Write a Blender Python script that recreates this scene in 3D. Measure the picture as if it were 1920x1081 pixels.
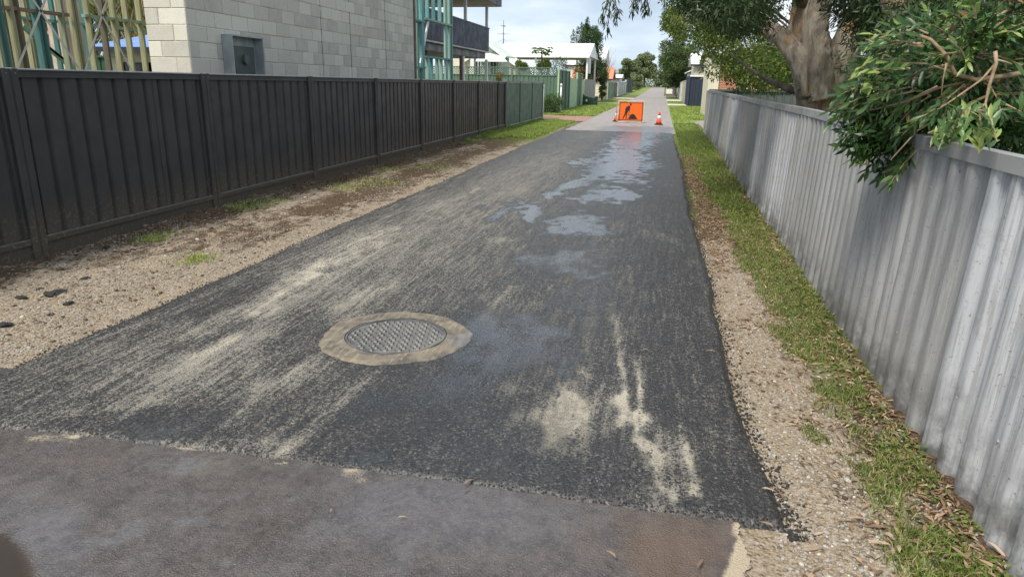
import bpy, math, random
import numpy as np
from mathutils import Vector, Matrix
random.seed(7)
RNG = np.random.default_rng(7)
scene = bpy.context.scene
for o in list(bpy.data.objects):
    bpy.data.objects.remove(o, do_unlink=True)
COL = scene.collection

# ------------------------------------------------------------------ camera
PW, PH, FPX, EYE = 1920., 1081., 1297., 1.55
def _ray(px, py):
    v = np.array([px - PW/2, py - PH/2, FPX]); return v/np.linalg.norm(v)
_fwd = _ray(1243, 161)                      # the lane's vanishing point = world +Y
_r = math.radians(1.0)
_dn = np.cross(_fwd, np.array([math.cos(_r), math.sin(_r), 0])); _dn /= np.linalg.norm(_dn)
if _dn[1] < 0: _dn = -_dn
_X = np.cross(_dn, _fwd); _X /= np.linalg.norm(_X)
CM = np.array([_X, _fwd, -_dn])
def D(p): return CM @ _ray(*p)
def G(p, z=0.):
    d = D(p); return d*((z - EYE)/d[2]) + np.array([0, 0, EYE])
def atX(p, X):
    d = D(p); return d*(X/d[0]) + np.array([0, 0, EYE])
def atY(p, Y):
    d = D(p); return d*(Y/d[1]) + np.array([0, 0, EYE])
cam = bpy.data.cameras.new('camera'); camo = bpy.data.objects.new('camera', cam); COL.objects.link(camo)
cam.sensor_width = 36; cam.lens = 36*FPX/PW; cam.clip_start = .05; cam.clip_end = 3000
mw = Matrix.Identity(4)
for i in range(3):
    mw[i][0] = CM[i][0]; mw[i][1] = -CM[i][1]; mw[i][2] = -CM[i][2]
mw[0][3], mw[1][3], mw[2][3] = 0, 0, EYE
camo.matrix_world = mw
scene.camera = camo

# ------------------------------------------------------------------ sky and sun
SUN_DIR = Vector((-.30, -.62, .90)).normalized()      # towards the sun
elev = math.asin(SUN_DIR.z); azim = math.atan2(SUN_DIR.x, SUN_DIR.y)
world = bpy.data.worlds.new('World'); scene.world = world; world.use_nodes = True
nt = world.node_tree; nt.nodes.clear()
def wn(t, **k):
    n = nt.nodes.new(t)
    for a, b in k.items(): setattr(n, a, b)
    return n
L = nt.links.new
out = wn('ShaderNodeOutputWorld'); bg = wn('ShaderNodeBackground'); bg.inputs[1].default_value = 1.0
sky = wn('ShaderNodeTexSky', sky_type='NISHITA'); sky.sun_disc = False
sky.sun_elevation = elev; sky.sun_rotation = azim; sky.dust_density = 2.0; sky.air_density = 1.0
sks = wn('ShaderNodeVectorMath', operation='SCALE'); sks.inputs[3].default_value = .12; L(sky.outputs[0], sks.inputs[0])
tc = wn('ShaderNodeTexCoord')
sep = wn('ShaderNodeSeparateXYZ'); L(tc.outputs['Generated'], sep.inputs[0])
zz = wn('ShaderNodeMath', operation='MAXIMUM'); L(sep.outputs[2], zz.inputs[0]); zz.inputs[1].default_value = 0
za = wn('ShaderNodeMath', operation='ADD'); L(zz.outputs[0], za.inputs[0]); za.inputs[1].default_value = .22
dv = wn('ShaderNodeVectorMath', operation='DIVIDE'); L(tc.outputs['Generated'], dv.inputs[0])
cmb = wn('ShaderNodeCombineXYZ'); 
for i in range(3): L(za.outputs[0], cmb.inputs[i])
L(cmb.outputs[0], dv.inputs[1])
n1 = wn('ShaderNodeTexNoise'); n1.inputs['Scale'].default_value = 1.5; n1.inputs['Detail'].default_value = 6; n1.inputs['Roughness'].default_value = .52
mp = wn('ShaderNodeMapping'); mp.inputs['Location'].default_value = (3.1, 1.35, 0); L(dv.outputs[0], mp.inputs[0]); L(mp.outputs[0], n1.inputs['Vector'])
cr = wn('ShaderNodeValToRGB'); L(n1.outputs[0], cr.inputs[0])
e = cr.color_ramp.elements
e[0].position = .3; e[0].color = (.42, .51, .63, 1)
e[1].position = .72; e[1].color = (.86, .89, .92, 1)
for p, c in ((.42, (.51, .61, .73, 1)), (.52, (.60, .70, .81, 1)), (.6, (.74, .81, .88, 1))):
    q = cr.color_ramp.elements.new(p); q.color = c
mx = wn('ShaderNodeMix', data_type='RGBA'); mx.inputs[0].default_value = .9
L(sks.outputs[0], mx.inputs[6]); L(cr.outputs[0], mx.inputs[7]); L(mx.outputs[2], bg.inputs[0]); L(bg.outputs[0], out.inputs[0])
sl = bpy.data.lights.new('sun', 'SUN'); sl.energy = 3.4; sl.angle = math.radians(18); sl.color = (1, .94, .84)
so = bpy.data.objects.new('sun', sl); COL.objects.link(so)
so.rotation_euler = (-SUN_DIR).to_track_quat('-Z', 'Y').to_euler()
so.location = (0, 0, 30)
vs = scene.view_settings
vs.view_transform = 'Standard'; vs.look = 'None'; vs.exposure = 0.42; vs.gamma = 1; vs.use_curve_mapping = False

# ------------------------------------------------------------------ noise in python
_T = RNG.random((256, 256))
def vnoise(x, y, s=0):
    x = np.asarray(x, float) + s*17.31; y = np.asarray(y, float) + s*7.77
    xi = np.floor(x).astype(int); yi = np.floor(y).astype(int)
    fx = x - xi; fy = y - yi; fx = fx*fx*(3 - 2*fx); fy = fy*fy*(3 - 2*fy)
    a = _T[xi & 255, yi & 255]; b = _T[(xi+1) & 255, yi & 255]; c = _T[xi & 255, (yi+1) & 255]; d = _T[(xi+1) & 255, (yi+1) & 255]
    return (a*(1-fx) + b*fx)*(1-fy) + (c*(1-fx) + d*fx)*fy
def fbm(x, y, s=0, o=4):
    r = 0; a = .5; t = 0
    for i in range(o):
        r = r + a*vnoise(x*2**i, y*2**i, s+i*3); t += a; a *= .5
    return r/t
def sstep(a, b, x):
    t = np.clip((x - a)/(b - a), 0, 1); return t*t*(3 - 2*t)
def gz(y):                                   # the lane climbs a little far away
    return 1.0*sstep(60., 260., np.asarray(y, float))

# ------------------------------------------------------------------ materials
MATS = {}
class NT:
    def __init__(s, name):
        s.m = bpy.data.materials.new(name); s.m.use_nodes = True; s.t = s.m.node_tree; s.t.nodes.clear()
        s.o = s.n('ShaderNodeOutputMaterial'); s.b = s.n('ShaderNodeBsdfPrincipled'); s.l(s.b.outputs[0], s.o.inputs[0])
    def n(s, t, **k):
        x = s.t.nodes.new(t)
        for a, b in k.items(): setattr(x, a, b)
        return x
    def l(s, a, b): s.t.links.new(a, b)
    def put(s, sock, v):
        if hasattr(v, 'links'): s.l(v, sock)
        else: sock.default_value = v
    def coord(s, kind='Object', scale=(1, 1, 1), rnd=False):
        c = s.n('ShaderNodeTexCoord').outputs[kind]
        mp = s.n('ShaderNodeMapping'); mp.inputs['Scale'].default_value = scale; s.l(c, mp.inputs[0])
        if rnd:
            oi = s.n('ShaderNodeObjectInfo'); mu = s.math('MULTIPLY', oi.outputs['Random'], 57.)
            s.l(mu, mp.inputs['Location'])
        return mp.outputs[0]
    def noise(s, vec, scale, detail=4, rough=.55, dist=0):
        x = s.n('ShaderNodeTexNoise'); s.l(vec, x.inputs['Vector']); x.inputs['Scale'].default_value = scale
        x.inputs['Detail'].default_value = detail; x.inputs['Roughness'].default_value = rough; x.inputs['Distortion'].default_value = dist
        return x.outputs[0]
    def voro(s, vec, scale, feat='F1', outp='Distance'):
        x = s.n('ShaderNodeTexVoronoi', feature=feat); s.l(vec, x.inputs['Vector']); x.inputs['Scale'].default_value = scale
        return x.outputs[outp]
    def math(s, op, a, b=0., c=None):
        x = s.n('ShaderNodeMath', operation=op); s.put(x.inputs[0], a); s.put(x.inputs[1], b)
        if c is not None: s.put(x.inputs[2], c)
        return x.outputs[0]
    def rng(s, v, a, b, c=0., d=1., smooth=True):
        x = s.n('ShaderNodeMapRange', interpolation_type='SMOOTHSTEP' if smooth else 'LINEAR'); s.put(x.inputs[0], v)
        for i, q in enumerate((a, b, c, d)): s.put(x.inputs[i+1], q)
        return x.outputs[0]
    def mix(s, f, a, b, bl='MIX'):
        x = s.n('ShaderNodeMix', data_type='RGBA', blend_type=bl); s.put(x.inputs[0], f)
        s.put(x.inputs[6], a if hasattr(a, 'links') else (*a, 1)); s.put(x.inputs[7], b if hasattr(b, 'links') else (*b, 1))
        return x.outputs[2]
    def attr(s, n):
        x = s.n('ShaderNodeAttribute'); x.attribute_name = n; return x.outputs['Fac']
    def rand(s): return s.n('ShaderNodeObjectInfo').outputs['Random']
    def bump(s, h, dist, strength=1.):
        x = s.n('ShaderNodeBump'); s.put(x.inputs['Height'], h); x.inputs['Distance'].default_value = dist; s.put(x.inputs['Strength'], strength)
        s.l(x.outputs[0], s.b.inputs['Normal'])
    def fin(s, col=None, rough=None, metal=0., spec=.5, key=None):
        if col is not None: s.put(s.b.inputs['Base Color'], col if hasattr(col, 'links') else (*col, 1))
        if rough is not None: s.put(s.b.inputs['Roughness'], rough)
        s.put(s.b.inputs['Metallic'], metal); s.put(s.b.inputs['Specular IOR Level'], spec)
        MATS[key or s.m.name] = s.m; return s.m
def simple(name, c1, c2=None, scale=6, rough=.6, metal=0., stretch=(1, 1, 1), bump=0., bscale=40, spec=.4, rnd=.0, lo=.35, hi=.65):
    """two-tone weathered surface; rnd varies the tone from object to object"""
    s = NT(name); c2 = c2 or tuple(x*.75 for x in c1)
    v = s.coord('Object', stretch, rnd=rnd > 0)
    n = s.noise(v, scale, 6, .6)
    col = s.mix(s.rng(n, lo, hi), c2, c1)
    if rnd:
        col = s.mix(s.math('MULTIPLY', s.rand(), rnd), col, tuple(x*.3 for x in c1))
    if bump: s.bump(s.noise(v, bscale, 4), bump)
    r = s.rng(n, .3, .7, min(1, rough+.1), max(0, rough-.1))
    return s.fin(col, r, metal, spec)
def mt(k): return MATS[k]

# road surfaces --------------------------------------------------
s = NT('new_asphalt'); v = s.coord('Object')
vor = s.voro(v, 95.); vor2 = s.voro(v, 210.); cell = s.voro(v, 95., outp='Color')
fine = s.noise(v, 160., 3, .6); mid = s.noise(v, 26., 5, .65); big = s.noise(v, 2.2, 5, .6)
sepc = s.n('ShaderNodeSeparateColor'); s.l(cell, sepc.inputs[0])
stone = s.mix(s.rng(sepc.outputs[0], .15, .95), (.0115, .0105, .010), (.044, .041, .039))
stone = s.mix(s.rng(sepc.outputs[1], .9, .97), stone, (.12, .115, .105))
stone = s.mix(s.rng(big, .35, .7, 0, .55), stone, (.024, .0225, .022))
d = s.attr('dust'); w = s.attr('wet')
rt = s.n('ShaderNodeMapping'); rt.inputs['Rotation'].default_value = (0, 0, .10); rt.inputs['Scale'].default_value = (1, .07, 1); s.l(v, rt.inputs[0]); stk = s.noise(rt.outputs[0], 38., 5, .65)
dn = s.math('ADD', s.math('MULTIPLY', d, 1.2), s.math('MULTIPLY', s.math('SUBTRACT', s.math('ADD', s.math('ADD', s.math('MULTIPLY', fine, .75), s.math('MULTIPLY', mid, .3)), s.math('MULTIPLY', stk, 1.0)), 1.03), 2.5))
dn = s.math('SUBTRACT', dn, s.math('MULTIPLY', s.rng(vor, .0, .5, .4, 0.), 1.0))
dn = s.math('ADD', dn, s.math('MULTIPLY', s.math('SUBTRACT', sepc.outputs[2], .5), 1.15))
df = s.rng(dn, .2, 1.3)
dcol = s.mix(s.noise(v, 3., 3), (.20, .18, .15), (.31, .28, .23)); dcol = s.mix(s.rng(d, .7, 1.25), dcol, (.46, .41, .32))
damp = s.rng(s.math('ADD', w, s.math('MULTIPLY', s.math('SUBTRACT', mid, .5), .5)), .12, .5)
col = s.mix(s.math('MULTIPLY', s.math('MULTIPLY', df, .9), s.math('SUBTRACT', 1., s.math('MULTIPLY', damp, .6))), stone, dcol)
wf = s.rng(s.math('ADD', w, s.math('MULTIPLY', s.math('SUBTRACT', s.math('ADD', s.math('MULTIPLY', fine, .5), s.math('MULTIPLY', mid, .5)), .5), .9)), .1, 1.15)
col = s.mix(s.math('MULTIPLY', wf, .5), col, (.022, .025, .031))
h = s.math('ADD', s.math('MULTIPLY', s.rng(vor, 0, .55, 1, 0), 1.), s.math('MULTIPLY', fine, .5))
s.bump(s.math('MULTIPLY', h, s.math('SUBTRACT', 1., s.math('MULTIPLY', wf, .86))), .006, .8)
s.fin(col, s.rng(wf, 0, 1, s.rng(df, 0, 1, .5, .85), .16), 0, .5)

s = NT('old_wet_asphalt'); v = s.coord('Object')
vor = s.voro(v, 130.); fine = s.noise(v, 120., 4, .65); mid = s.noise(v, 9., 6, .65); big = s.noise(v, 1.3, 4)
vs_ = s.coord('Object', (1.6, .35, 1)); st = s.noise(vs_, 7., 5, .6)
col = s.mix(s.rng(s.math('ADD', s.math('MULTIPLY', mid, .5), s.math('MULTIPLY', s.noise(v, 34., 5, .7), .5)), .36, .62), (.048, .038, .034), (.104, .087, .08))
col = s.mix(s.rng(fine, .5, .70, 0, .65), col, (.17, .147, .135))
col = s.mix(s.rng(vor, .0, .28, .75, 0), col, (.03, .027, .025))
br = s.attr('brown'); col = s.mix(s.math('MULTIPLY', s.rng(s.math('ADD', br, s.math('MULTIPLY', s.math('SUBTRACT', mid, .5), .6)), .2, .9), .75), col, (.12, .072, .040))
d = s.attr('dust'); df = s.rng(s.math('ADD', s.math('MULTIPLY', d, 1.5), s.math('MULTIPLY', s.math('SUBTRACT', s.math('ADD', s.math('MULTIPLY', fine, .5), s.math('MULTIPLY', mid, .5)), .5), 2.)), .3, .95)
col = s.mix(df, col, (.42, .345, .24))
w = s.attr('wet'); wf = s.rng(s.math('ADD', w, s.math('MULTIPLY', s.math('SUBTRACT', st, .5), .9)), .1, .95)
pd = s.attr('puddle')
h = s.math('ADD', s.math('MULTIPLY', s.rng(vor, 0, .6, 1, 0), .7), s.math('ADD', s.math('MULTIPLY', fine, 1.8), s.math('MULTIPLY', mid, .7)))
s.put(s.b.inputs['Coat Weight'], s.math('MULTIPLY', s.math('MULTIPLY', wf, 1.), s.math('SUBTRACT', 1., pd))); s.put(s.b.inputs['Coat Roughness'], s.rng(wf, 0, 1, .26, .07)); s.b.inputs['Coat IOR'].default_value = 1.5
s.bump(s.math('MULTIPLY', h, s.math('SUBTRACT', 1., s.math('MAXIMUM', s.math('MULTIPLY', wf, .45), pd))), .006, .8)
col = s.mix(s.math('MULTIPLY', pd, .97), col, (.028, .017, .008))
ro = s.rng(wf, 0, 1, .42, .2); ro = s.math('MULTIPLY', ro, s.math('SUBTRACT', 1., s.math('MULTIPLY', pd, .93)))
s.fin(col, s.math('MAXIMUM', ro, s.math('MULTIPLY', df, .8)), 0, s.math('SUBTRACT', .5, s.math('MULTIPLY', pd, .28)))

s = NT('far_asphalt'); v = s.coord('Object')
mid = s.noise(v, 3., 6, .7); v2 = s.coord('Object', (1., .12, 1)); st = s.noise(v2, 3., 5)
col = s.mix(s.rng(mid, .3, .7), (.24, .21, .19), (.32, .285, .265)); col = s.mix(s.rng(st, .45, .7, 0, .5), col, (.21, .185, .17))
w = s.attr('wet'); wf = s.rng(s.math('ADD', w, s.math('MULTIPLY', s.math('SUBTRACT', mid, .5), .9)), .3, .8)
col = s.mix(s.math('MULTIPLY', wf, .7), col, (.07, .07, .075))
s.bump(s.noise(v, 60., 4), .004, s.rng(wf, 0, 1, .6, .1))
s.fin(col, s.rng(wf, 0, 1, .75, .36))

# verges
s = NT('dirt_verge'); v = s.coord('Object')
vor = s.voro(v, 48.); vc = s.voro(v, 48., outp='Color'); sc_ = s.n('ShaderNodeSeparateColor'); s.l(vc, sc_.inputs[0])
vor3 = s.voro(v, 110.); fine = s.noise(v, 90., 4, .7); mid = s.noise(v, 7., 6, .65)
vst = s.coord('Object', (1.5, .4, 1)); st = s.noise(vst, 6., 5)
sand = s.mix(s.rng(fine, .3, .7), (.19, .14, .09), (.38, .305, .22))
sand = s.mix(s.rng(sc_.outputs[0], .4, .95, 0, .5), sand, (.42, .37, .30))
soil = s.mix(s.rng(fine, .3, .7), (.05, .032, .019), (.15, .10, .058))
so_ = s.math('ADD', s.attr('soil'), s.math('ADD', s.math('MULTIPLY', s.math('SUBTRACT', st, .5), 1.9), s.math('MULTIPLY', s.math('SUBTRACT', mid, .5), 1.9)))
col = s.mix(s.rng(so_, .3, .9), sand, soil)
gr = s.math('ADD', s.attr('grass'), s.math('MULTIPLY', s.math('SUBTRACT', mid, .5), .9))
gcol = s.mix(s.rng(fine, .3, .7), (.07, .105, .02), (.17, .21, .05))
col = s.mix(s.rng(gr, .35, .8, 0, .85), col, gcol)
col = s.mix(s.rng(vor3, 0, .35, .45, 0), col, (.05, .038, .025), 'MULTIPLY')
h = s.math('ADD', s.rng(vor, 0, .6, 1, 0), s.math('ADD', s.math('MULTIPLY', fine, .8), s.math('MULTIPLY', mid, 1.5)))
s.bump(h, .011, .9)
s.fin(col, .92, 0, .2)
simple('lawn', (.22, .275, .055), (.14, .19, .036), 5, .9, bump=.03, bscale=35)
simple('ground_far', (.14, .15, .05), (.09, .10, .035), .6, .95)
simple('brick_paving', (.36, .20, .15), (.27, .15, .115), 5, .85, bump=.004)
simple('concrete', (.62, .57, .48), (.50, .46, .39), 4, .85, bump=.004)
simple('concrete_wet_grey', (.30, .265, .24), (.23, .20, .18), 3, .7)

# metal fences
s = NT('black_steel'); v = s.coord('Object', (1, 1, 1), True)
n = s.noise(v, 3., 5, .6); f = s.noise(v, 55., 4, .7); v2 = s.coord('Object', (1, 1, .25), True); sk = s.noise(v2, 22., 4, .7)
col = s.mix(s.rng(n, .3, .7), (.032, .0322, .032), (.050, .050, .0485)); col = s.mix(s.math('MULTIPLY', s.rand(), .35), col, (.052, .051, .048))
col = s.mix(s.rng(sk, .54, .76, 0, .4), col, (.085, .078, .064))
col = s.mix(s.rng(f, .69, .76, 0, .6), col, (.16, .155, .145))
zc = s.n('ShaderNodeSeparateXYZ'); s.l(s.n('ShaderNodeNewGeometry').outputs['Position'], zc.inputs[0])
col = s.mix(s.rng(s.math('ADD', zc.outputs[2], s.math('MULTIPLY', n, .5)), .22, .78, .75, 0), col, (.105, .088, .064))
spl = s.math('MULTIPLY', s.rng(zc.outputs[2], .1, .6, 1, 0), s.rng(s.noise(v, 32., 5, .75), .54, .62)); col = s.mix(s.math('MULTIPLY', spl, .7), col, (.20, .165, .115))
s.bump(f, .0006, .5)
s.fin(col, s.rng(n, .3, .7, .5, .38), 0, .35)
simple('grey_steel_post', (.23, .225, .21), (.18, .175, .165), 8, .45)
s = NT('galvanised'); v = s.coord('Object', (1, 1, 1), True)
v2 = s.coord('Object', (1.6, 2.6, .07), True); sk = s.noise(v2, 18., 6, .8); blot = s.noise(v, 5., 5, .65); fine = s.noise(v, 70., 4, .7)
v3 = s.coord('Object', (3., 3., .35), True); spg = s.noise(v3, 25., 3, .7)
base = s.mix(s.rand(), (.29, .29, .285), (.50, .515, .535))
col = s.mix(s.rng(sk, .47, .58, 0, .5), base, (.19, .185, .178))
col = s.mix(s.rng(spg, .55, .8, 0, .3), col, (.50, .505, .50))
col = s.mix(s.rng(blot, .56, .78, 0, .55), col, (.17, .165, .155))
col = s.mix(s.rng(fine, .61, .68, 0, .7), col, (.10, .095, .09))
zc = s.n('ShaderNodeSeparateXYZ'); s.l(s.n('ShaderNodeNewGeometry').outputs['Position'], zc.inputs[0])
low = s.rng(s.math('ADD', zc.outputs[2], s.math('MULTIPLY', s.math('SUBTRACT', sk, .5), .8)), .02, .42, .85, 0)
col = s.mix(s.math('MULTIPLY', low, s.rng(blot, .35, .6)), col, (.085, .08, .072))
s.bump(s.math('ADD', s.math('MULTIPLY', blot, .4), fine), .0012, .6)
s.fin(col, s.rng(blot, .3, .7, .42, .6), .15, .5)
simple('galv_cap', (.40, .405, .41), (.29, .29, .295), 6, .45, .2, (1, .4, 1), rnd=.2)
simple('box_metal', (.42, .46, .47), (.28, .31, .32), 5, .42, .3, (1, 1, .4))
simple('strap_metal', (.62, .62, .60), (.5, .5, .48), 10, .45, .4)
simple('pale_green_steel', (.17, .265, .185), (.14, .22, .155), 3, .5, rnd=.1)
simple('mid_green_steel', (.115, .185, .135), (.09, .15, .108), 3, .5, rnd=.15)
simple('dark_green_steel', (.025, .085, .045), (.02, .065, .035), 3, .5)
simple('lime_panel', (.40, .52, .33), (.34, .45, .28), 3, .6)
simple('navy_steel', (.035, .047, .075), (.028, .037, .06), 3, .45, rnd=.15)
simple('greygreen_steel', (.095, .115, .105), (.075, .092, .085), 3, .5)
simple('grey_paling', (.42, .40, .36), (.30, .28, .25), 5, .85, 0, (1, 1, .2), rnd=.4)
simple('cream_paling', (.55, .50, .40), (.44, .40, .32), 5, .85, 0, (1, 1, .2), rnd=.25)

# masonry and buildings
s = NT('concrete_block'); v = s.coord('Object', (1, 1, 1), True)
n = s.noise(v, 5., 5, .65); f = s.noise(v, 90., 4, .75); vst = s.coord('Object', (2.5, 2.5, .25), True); sk = s.noise(vst, 9., 4)
base = s.mix(s.rand(), (.43, .405, .355), (.68, .64, .55))
col = s.mix(s.rng(n, .3, .72, 0, .55), base, (.60, .56, .47)); col = s.mix(s.rng(f, .5, .72, 0, .6), col, (.20, .195, .185))
col = s.mix(s.rng(sk, .56, .78, 0, .5), col, (.58, .55, .47))
s.bump(s.math('ADD', f, n), .004, .7); s.fin(col, .92, 0, .2)
simple('mortar', (.58, .53, .43), (.42, .385, .31), 30, .95, bump=.006, bscale=70)
s = NT('stud_timber'); v = s.coord('Object', (4, 4, .4), True); n = s.noise(v, 9., 5)
c = s.n('ShaderNodeValToRGB'); c.color_ramp.interpolation = 'CONSTANT'; s.l(s.rand(), c.inputs[0]); e = c.color_ramp.elements
e[0].color = (.30, .285, .16, 1); e[1].position = .42; e[1].color = (.21, .235, .15, 1)
for p, q in ((.68, (.045, .15, .145, 1)), (.84, (.12, .10, .065, 1))):
    x = e.new(p); x.color = q
s.fin(s.mix(s.rng(n, .35, .65), s.mix(.35, c.outputs[0], (.05, .05, .04)), c.outputs[0]), .75)
s = NT('teal_timber'); v = s.coord('Object', (4, 4, .4), True); n = s.noise(v, 7., 5)
c = s.mix(s.rng(s.rand(), .25, .75), (.035, .24, .27), (.19, .36, .31))
s.fin(s.mix(s.rng(n, .35, .7), c, s.mix(.5, c, (.42, .38, .24))), .7)
simple('white_paint', (.80, .80, .77), (.72, .72, .69), 2, .5)
simple('cream_board', (.66, .60, .47), (.6, .54, .42), 2, .65)
simple('mint_board', (.62, .70, .58), (.56, .64, .53), 2, .65)
simple('pale_grey_board', (.62, .63, .62), (.56, .57, .56), 2, .65)
simple('white_roof', (.83, .84, .83), (.78, .79, .79), 1.5, .4)
simple('mint_roof', (.60, .66, .60), (.55, .61, .55), 2, .45)
simple('blue_roof', (.14, .25, .55), (.12, .22, .50), 2, .4)
simple('terracotta_roof', (.52, .17, .10), (.40, .12, .07), 9, .7)
simple('orange_roof', (.60, .26, .14), (.50, .20, .10), 4, .7)
simple('navy_paint', (.045, .055, .085), (.035, .043, .07), 3, .5)
simple('dark_gutter', (.025, .032, .05), None, 3, .4)
simple('soffit', (.50, .48, .44), None, 2, .7)
simple('brown_post', (.20, .14, .10), None, 5, .7)
simple('pinkbeige_wall', (.50, .40, .33), None, 3, .8)
s = NT('red_brick'); v = s.coord('Object')
bt = s.n('ShaderNodeTexBrick'); mpv = s.n('ShaderNodeMapping'); s.l(v, mpv.inputs[0]); mpv.inputs['Rotation'].default_value = (math.pi/2, 0, 0); s.l(mpv.outputs[0], bt.inputs['Vector'])
bt.inputs['Scale'].default_value = 1.; bt.inputs['Brick Width'].default_value = .24; bt.inputs['Row Height'].default_value = .086; bt.inputs['Mortar Size'].default_value = .008
bt.inputs['Color1'].default_value = (.42, .15, .085, 1); bt.inputs['Color2'].default_value = (.30, .10, .06, 1); bt.inputs['Mortar'].default_value = (.5, .42, .33, 1)
s.fin(bt.outputs[0], .85, 0, .2)
s = NT('window_glass'); s.fin((.02, .025, .03), .06, 0, .6)
simple('dark_frame', (.02, .022, .03), None, 3, .4)

# things
s = NT('concrete_ring'); v = s.coord('Object'); n = s.noise(v, 8., 6, .65); vr = s.coord('Object', (1, 1, 1)); rt = s.n('ShaderNodeMapping'); rt.inputs['Rotation'].default_value = (0, 0, math.radians(35)); rt.inputs['Scale'].default_value = (1, .12, 1); s.l(vr, rt.inputs[0])
stq = s.noise(rt.outputs[0], 45., 4, .6); f = s.noise(v, 120., 3)
col = s.mix(s.rng(n, .35, .65), (.085, .075, .062), (.20, .165, .12)); col = s.mix(s.rng(stq, .5, .66, 0, .6), col, (.31, .25, .17))
wet = s.rng(s.math('ADD', s.attr('wet'), s.math('MULTIPLY', s.math('SUBTRACT', n, .5), .9)), .35, .75)
col = s.mix(s.math('MULTIPLY', wet, .55), col, (.11, .105, .095)); s.bump(s.math('ADD', stq, f), .0025, s.rng(wet, 0, 1, .6, .08))
s.fin(col, s.rng(wet, 0, 1, .8, .14))
s = NT('cast_iron'); v = s.coord('Object'); n = s.noise(v, 6., 5, .65); f = s.noise(v, 140., 4, .7)
col = s.mix(s.rng(n, .35, .62), (.075, .077, .082), (.18, .172, .155)); col = s.mix(s.rng(f, .5, .68, 0, .45), col, (.26, .245, .215))
s.bump(f, .002, .6); s.fin(col, s.rng(n, .35, .65, .28, .6), .25)
simple('sign_orange', (.78, .125, .006), (.72, .11, .005), 3, .45)
simple('sign_black', (.012, .011, .010), None, 3, .5)
simple('sign_frame', (.60, .52, .36), (.46, .38, .25), 8, .5)
simple('cone_orange', (.85, .085, .02), (.7, .065, .018), 6, .5)
simple('cone_white', (.8, .8, .78), None, 6, .4)
simple('rubber', (.02, .02, .02), None, 6, .7)
simple('bin_green', (.020, .055, .030), (.016, .042, .023), 4, .45)
simple('bin_lid', (.03, .30, .15), None, 4, .5)
simple('pvc', (.75, .75, .76), None, 4, .4)
simple('antenna_metal', (.25, .26, .27), None, 4, .5, .5)
simple('asphalt_lump', (.02, .02, .02), (.035, .034, .032), 40, .8, bump=.006, bscale=60)
s = NT('stone'); v = s.coord('Object'); t = s.attr('tone')
c = s.n('ShaderNodeValToRGB'); s.l(t, c.inputs[0]); e = c.color_ramp.elements; e[0].color = (.09, .08, .07, 1); e[1].color = (.52, .48, .41, 1)
x = e.new(.4); x.color = (.25, .21, .16, 1); x = e.new(.75); x.color = (.38, .355, .32, 1)
s.fin(c.outputs[0], .85, 0, .3)
def leafmat(name, stops, rough=.5, trans=.25, back=.0):
    s = NT(name); c = s.n('ShaderNodeValToRGB'); s.l(s.attr('tone'), c.inputs[0]); e = c.color_ramp.elements
    e[0].color = (*stops[0][1], 1); e[0].position = stops[0][0]; e[1].color = (*stops[-1][1], 1); e[1].position = stops[-1][0]
    for p, q in stops[1:-1]:
        x = e.new(p); x.color = (*q, 1)
    s.fin(c.outputs[0], rough, 0, .45)
    if trans:
        tr = s.n('ShaderNodeBsdfTranslucent'); s.l(c.outputs[0], tr.inputs[0]); mxs = s.n('ShaderNodeMixShader'); mxs.inputs[0].default_value = trans
        s.l(s.b.outputs[0], mxs.inputs[1]); s.l(tr.outputs[0], mxs.inputs[2]); s.l(mxs.outputs[0], s.o.inputs[0])
    return s.m
leafmat('grass_blade', [(0, (.075, .115, .018)), (.5, (.145, .205, .036)), (.8, (.25, .30, .07)), (1, (.44, .36, .17))], .55, .3)
leafmat('lawn_blade', [(0, (.16, .235, .038)), (.6, (.265, .35, .065)), (1, (.42, .44, .14))], .55, .3)
leafmat('dry_leaf', [(0, (.09, .055, .032)), (.4, (.25, .155, .09)), (.75, (.40, .27, .17)), (1, (.52, .42, .30))], .7, .1)
leafmat('bottlebrush_leaf', [(0, (.024, .064, .016)), (.5, (.056, .125, .03)), (.78, (.12, .21, .05)), (.96, (.32, .40, .10)), (1, (.30, .17, .08))], .36, .3)
leafmat('paperbark_leaf', [(0, (.020, .040, .012)), (.6, (.042, .075, .020)), (1, (.11, .15, .035))], .45, .25)
leafmat('sunny_leaf', [(0, (.045, .085, .018)), (.5, (.11, .165, .03)), (1, (.24, .27, .05))], .5, .35)
leafmat('dark_leaf', [(0, (.035, .065, .02)), (.6, (.075, .125, .032)), (1, (.20, .25, .06))], .5, .25)
leafmat('conifer_leaf', [(0, (.018, .045, .016)), (.6, (.04, .085, .024)), (1, (.12, .18, .04))], .5, .2)
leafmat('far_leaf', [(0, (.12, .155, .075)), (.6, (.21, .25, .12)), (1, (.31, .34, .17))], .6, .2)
leafmat('palm_leaf', [(0, (.07, .09, .02)), (.5, (.16, .17, .04)), (1, (.36, .27, .08))], .5, .3)
s = NT('paper_bark'); v = s.coord('Object', (1, 1, .22)); vo = s.coord('Object')
n = s.noise(v, 7., 6, .65, .6); f = s.noise(v, 40., 5, .7); big = s.noise(vo, 2.2, 4, .5, .4)
col = s.mix(s.rng(n, .35, .65), (.27, .22, .17), (.66, .58, .48)); col = s.mix(s.rng(big, .54, .66, 0, .85), col, (.56, .34, .18))
col = s.mix(s.rng(f, .55, .75, 0, .6), col, (.72, .67, .60)); col = s.mix(s.rng(n, .24, .38, .9, 0), col, (.045, .035, .026))
s.bump(s.math('ADD', s.math('MULTIPLY', n, 2.), f), .04, .9); s.fin(col, .9, 0, .2)
leafmat('clod', [(0, (.035, .022, .013)), (.5, (.095, .062, .036)), (1, (.22, .165, .11))], .95, 0)
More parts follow.
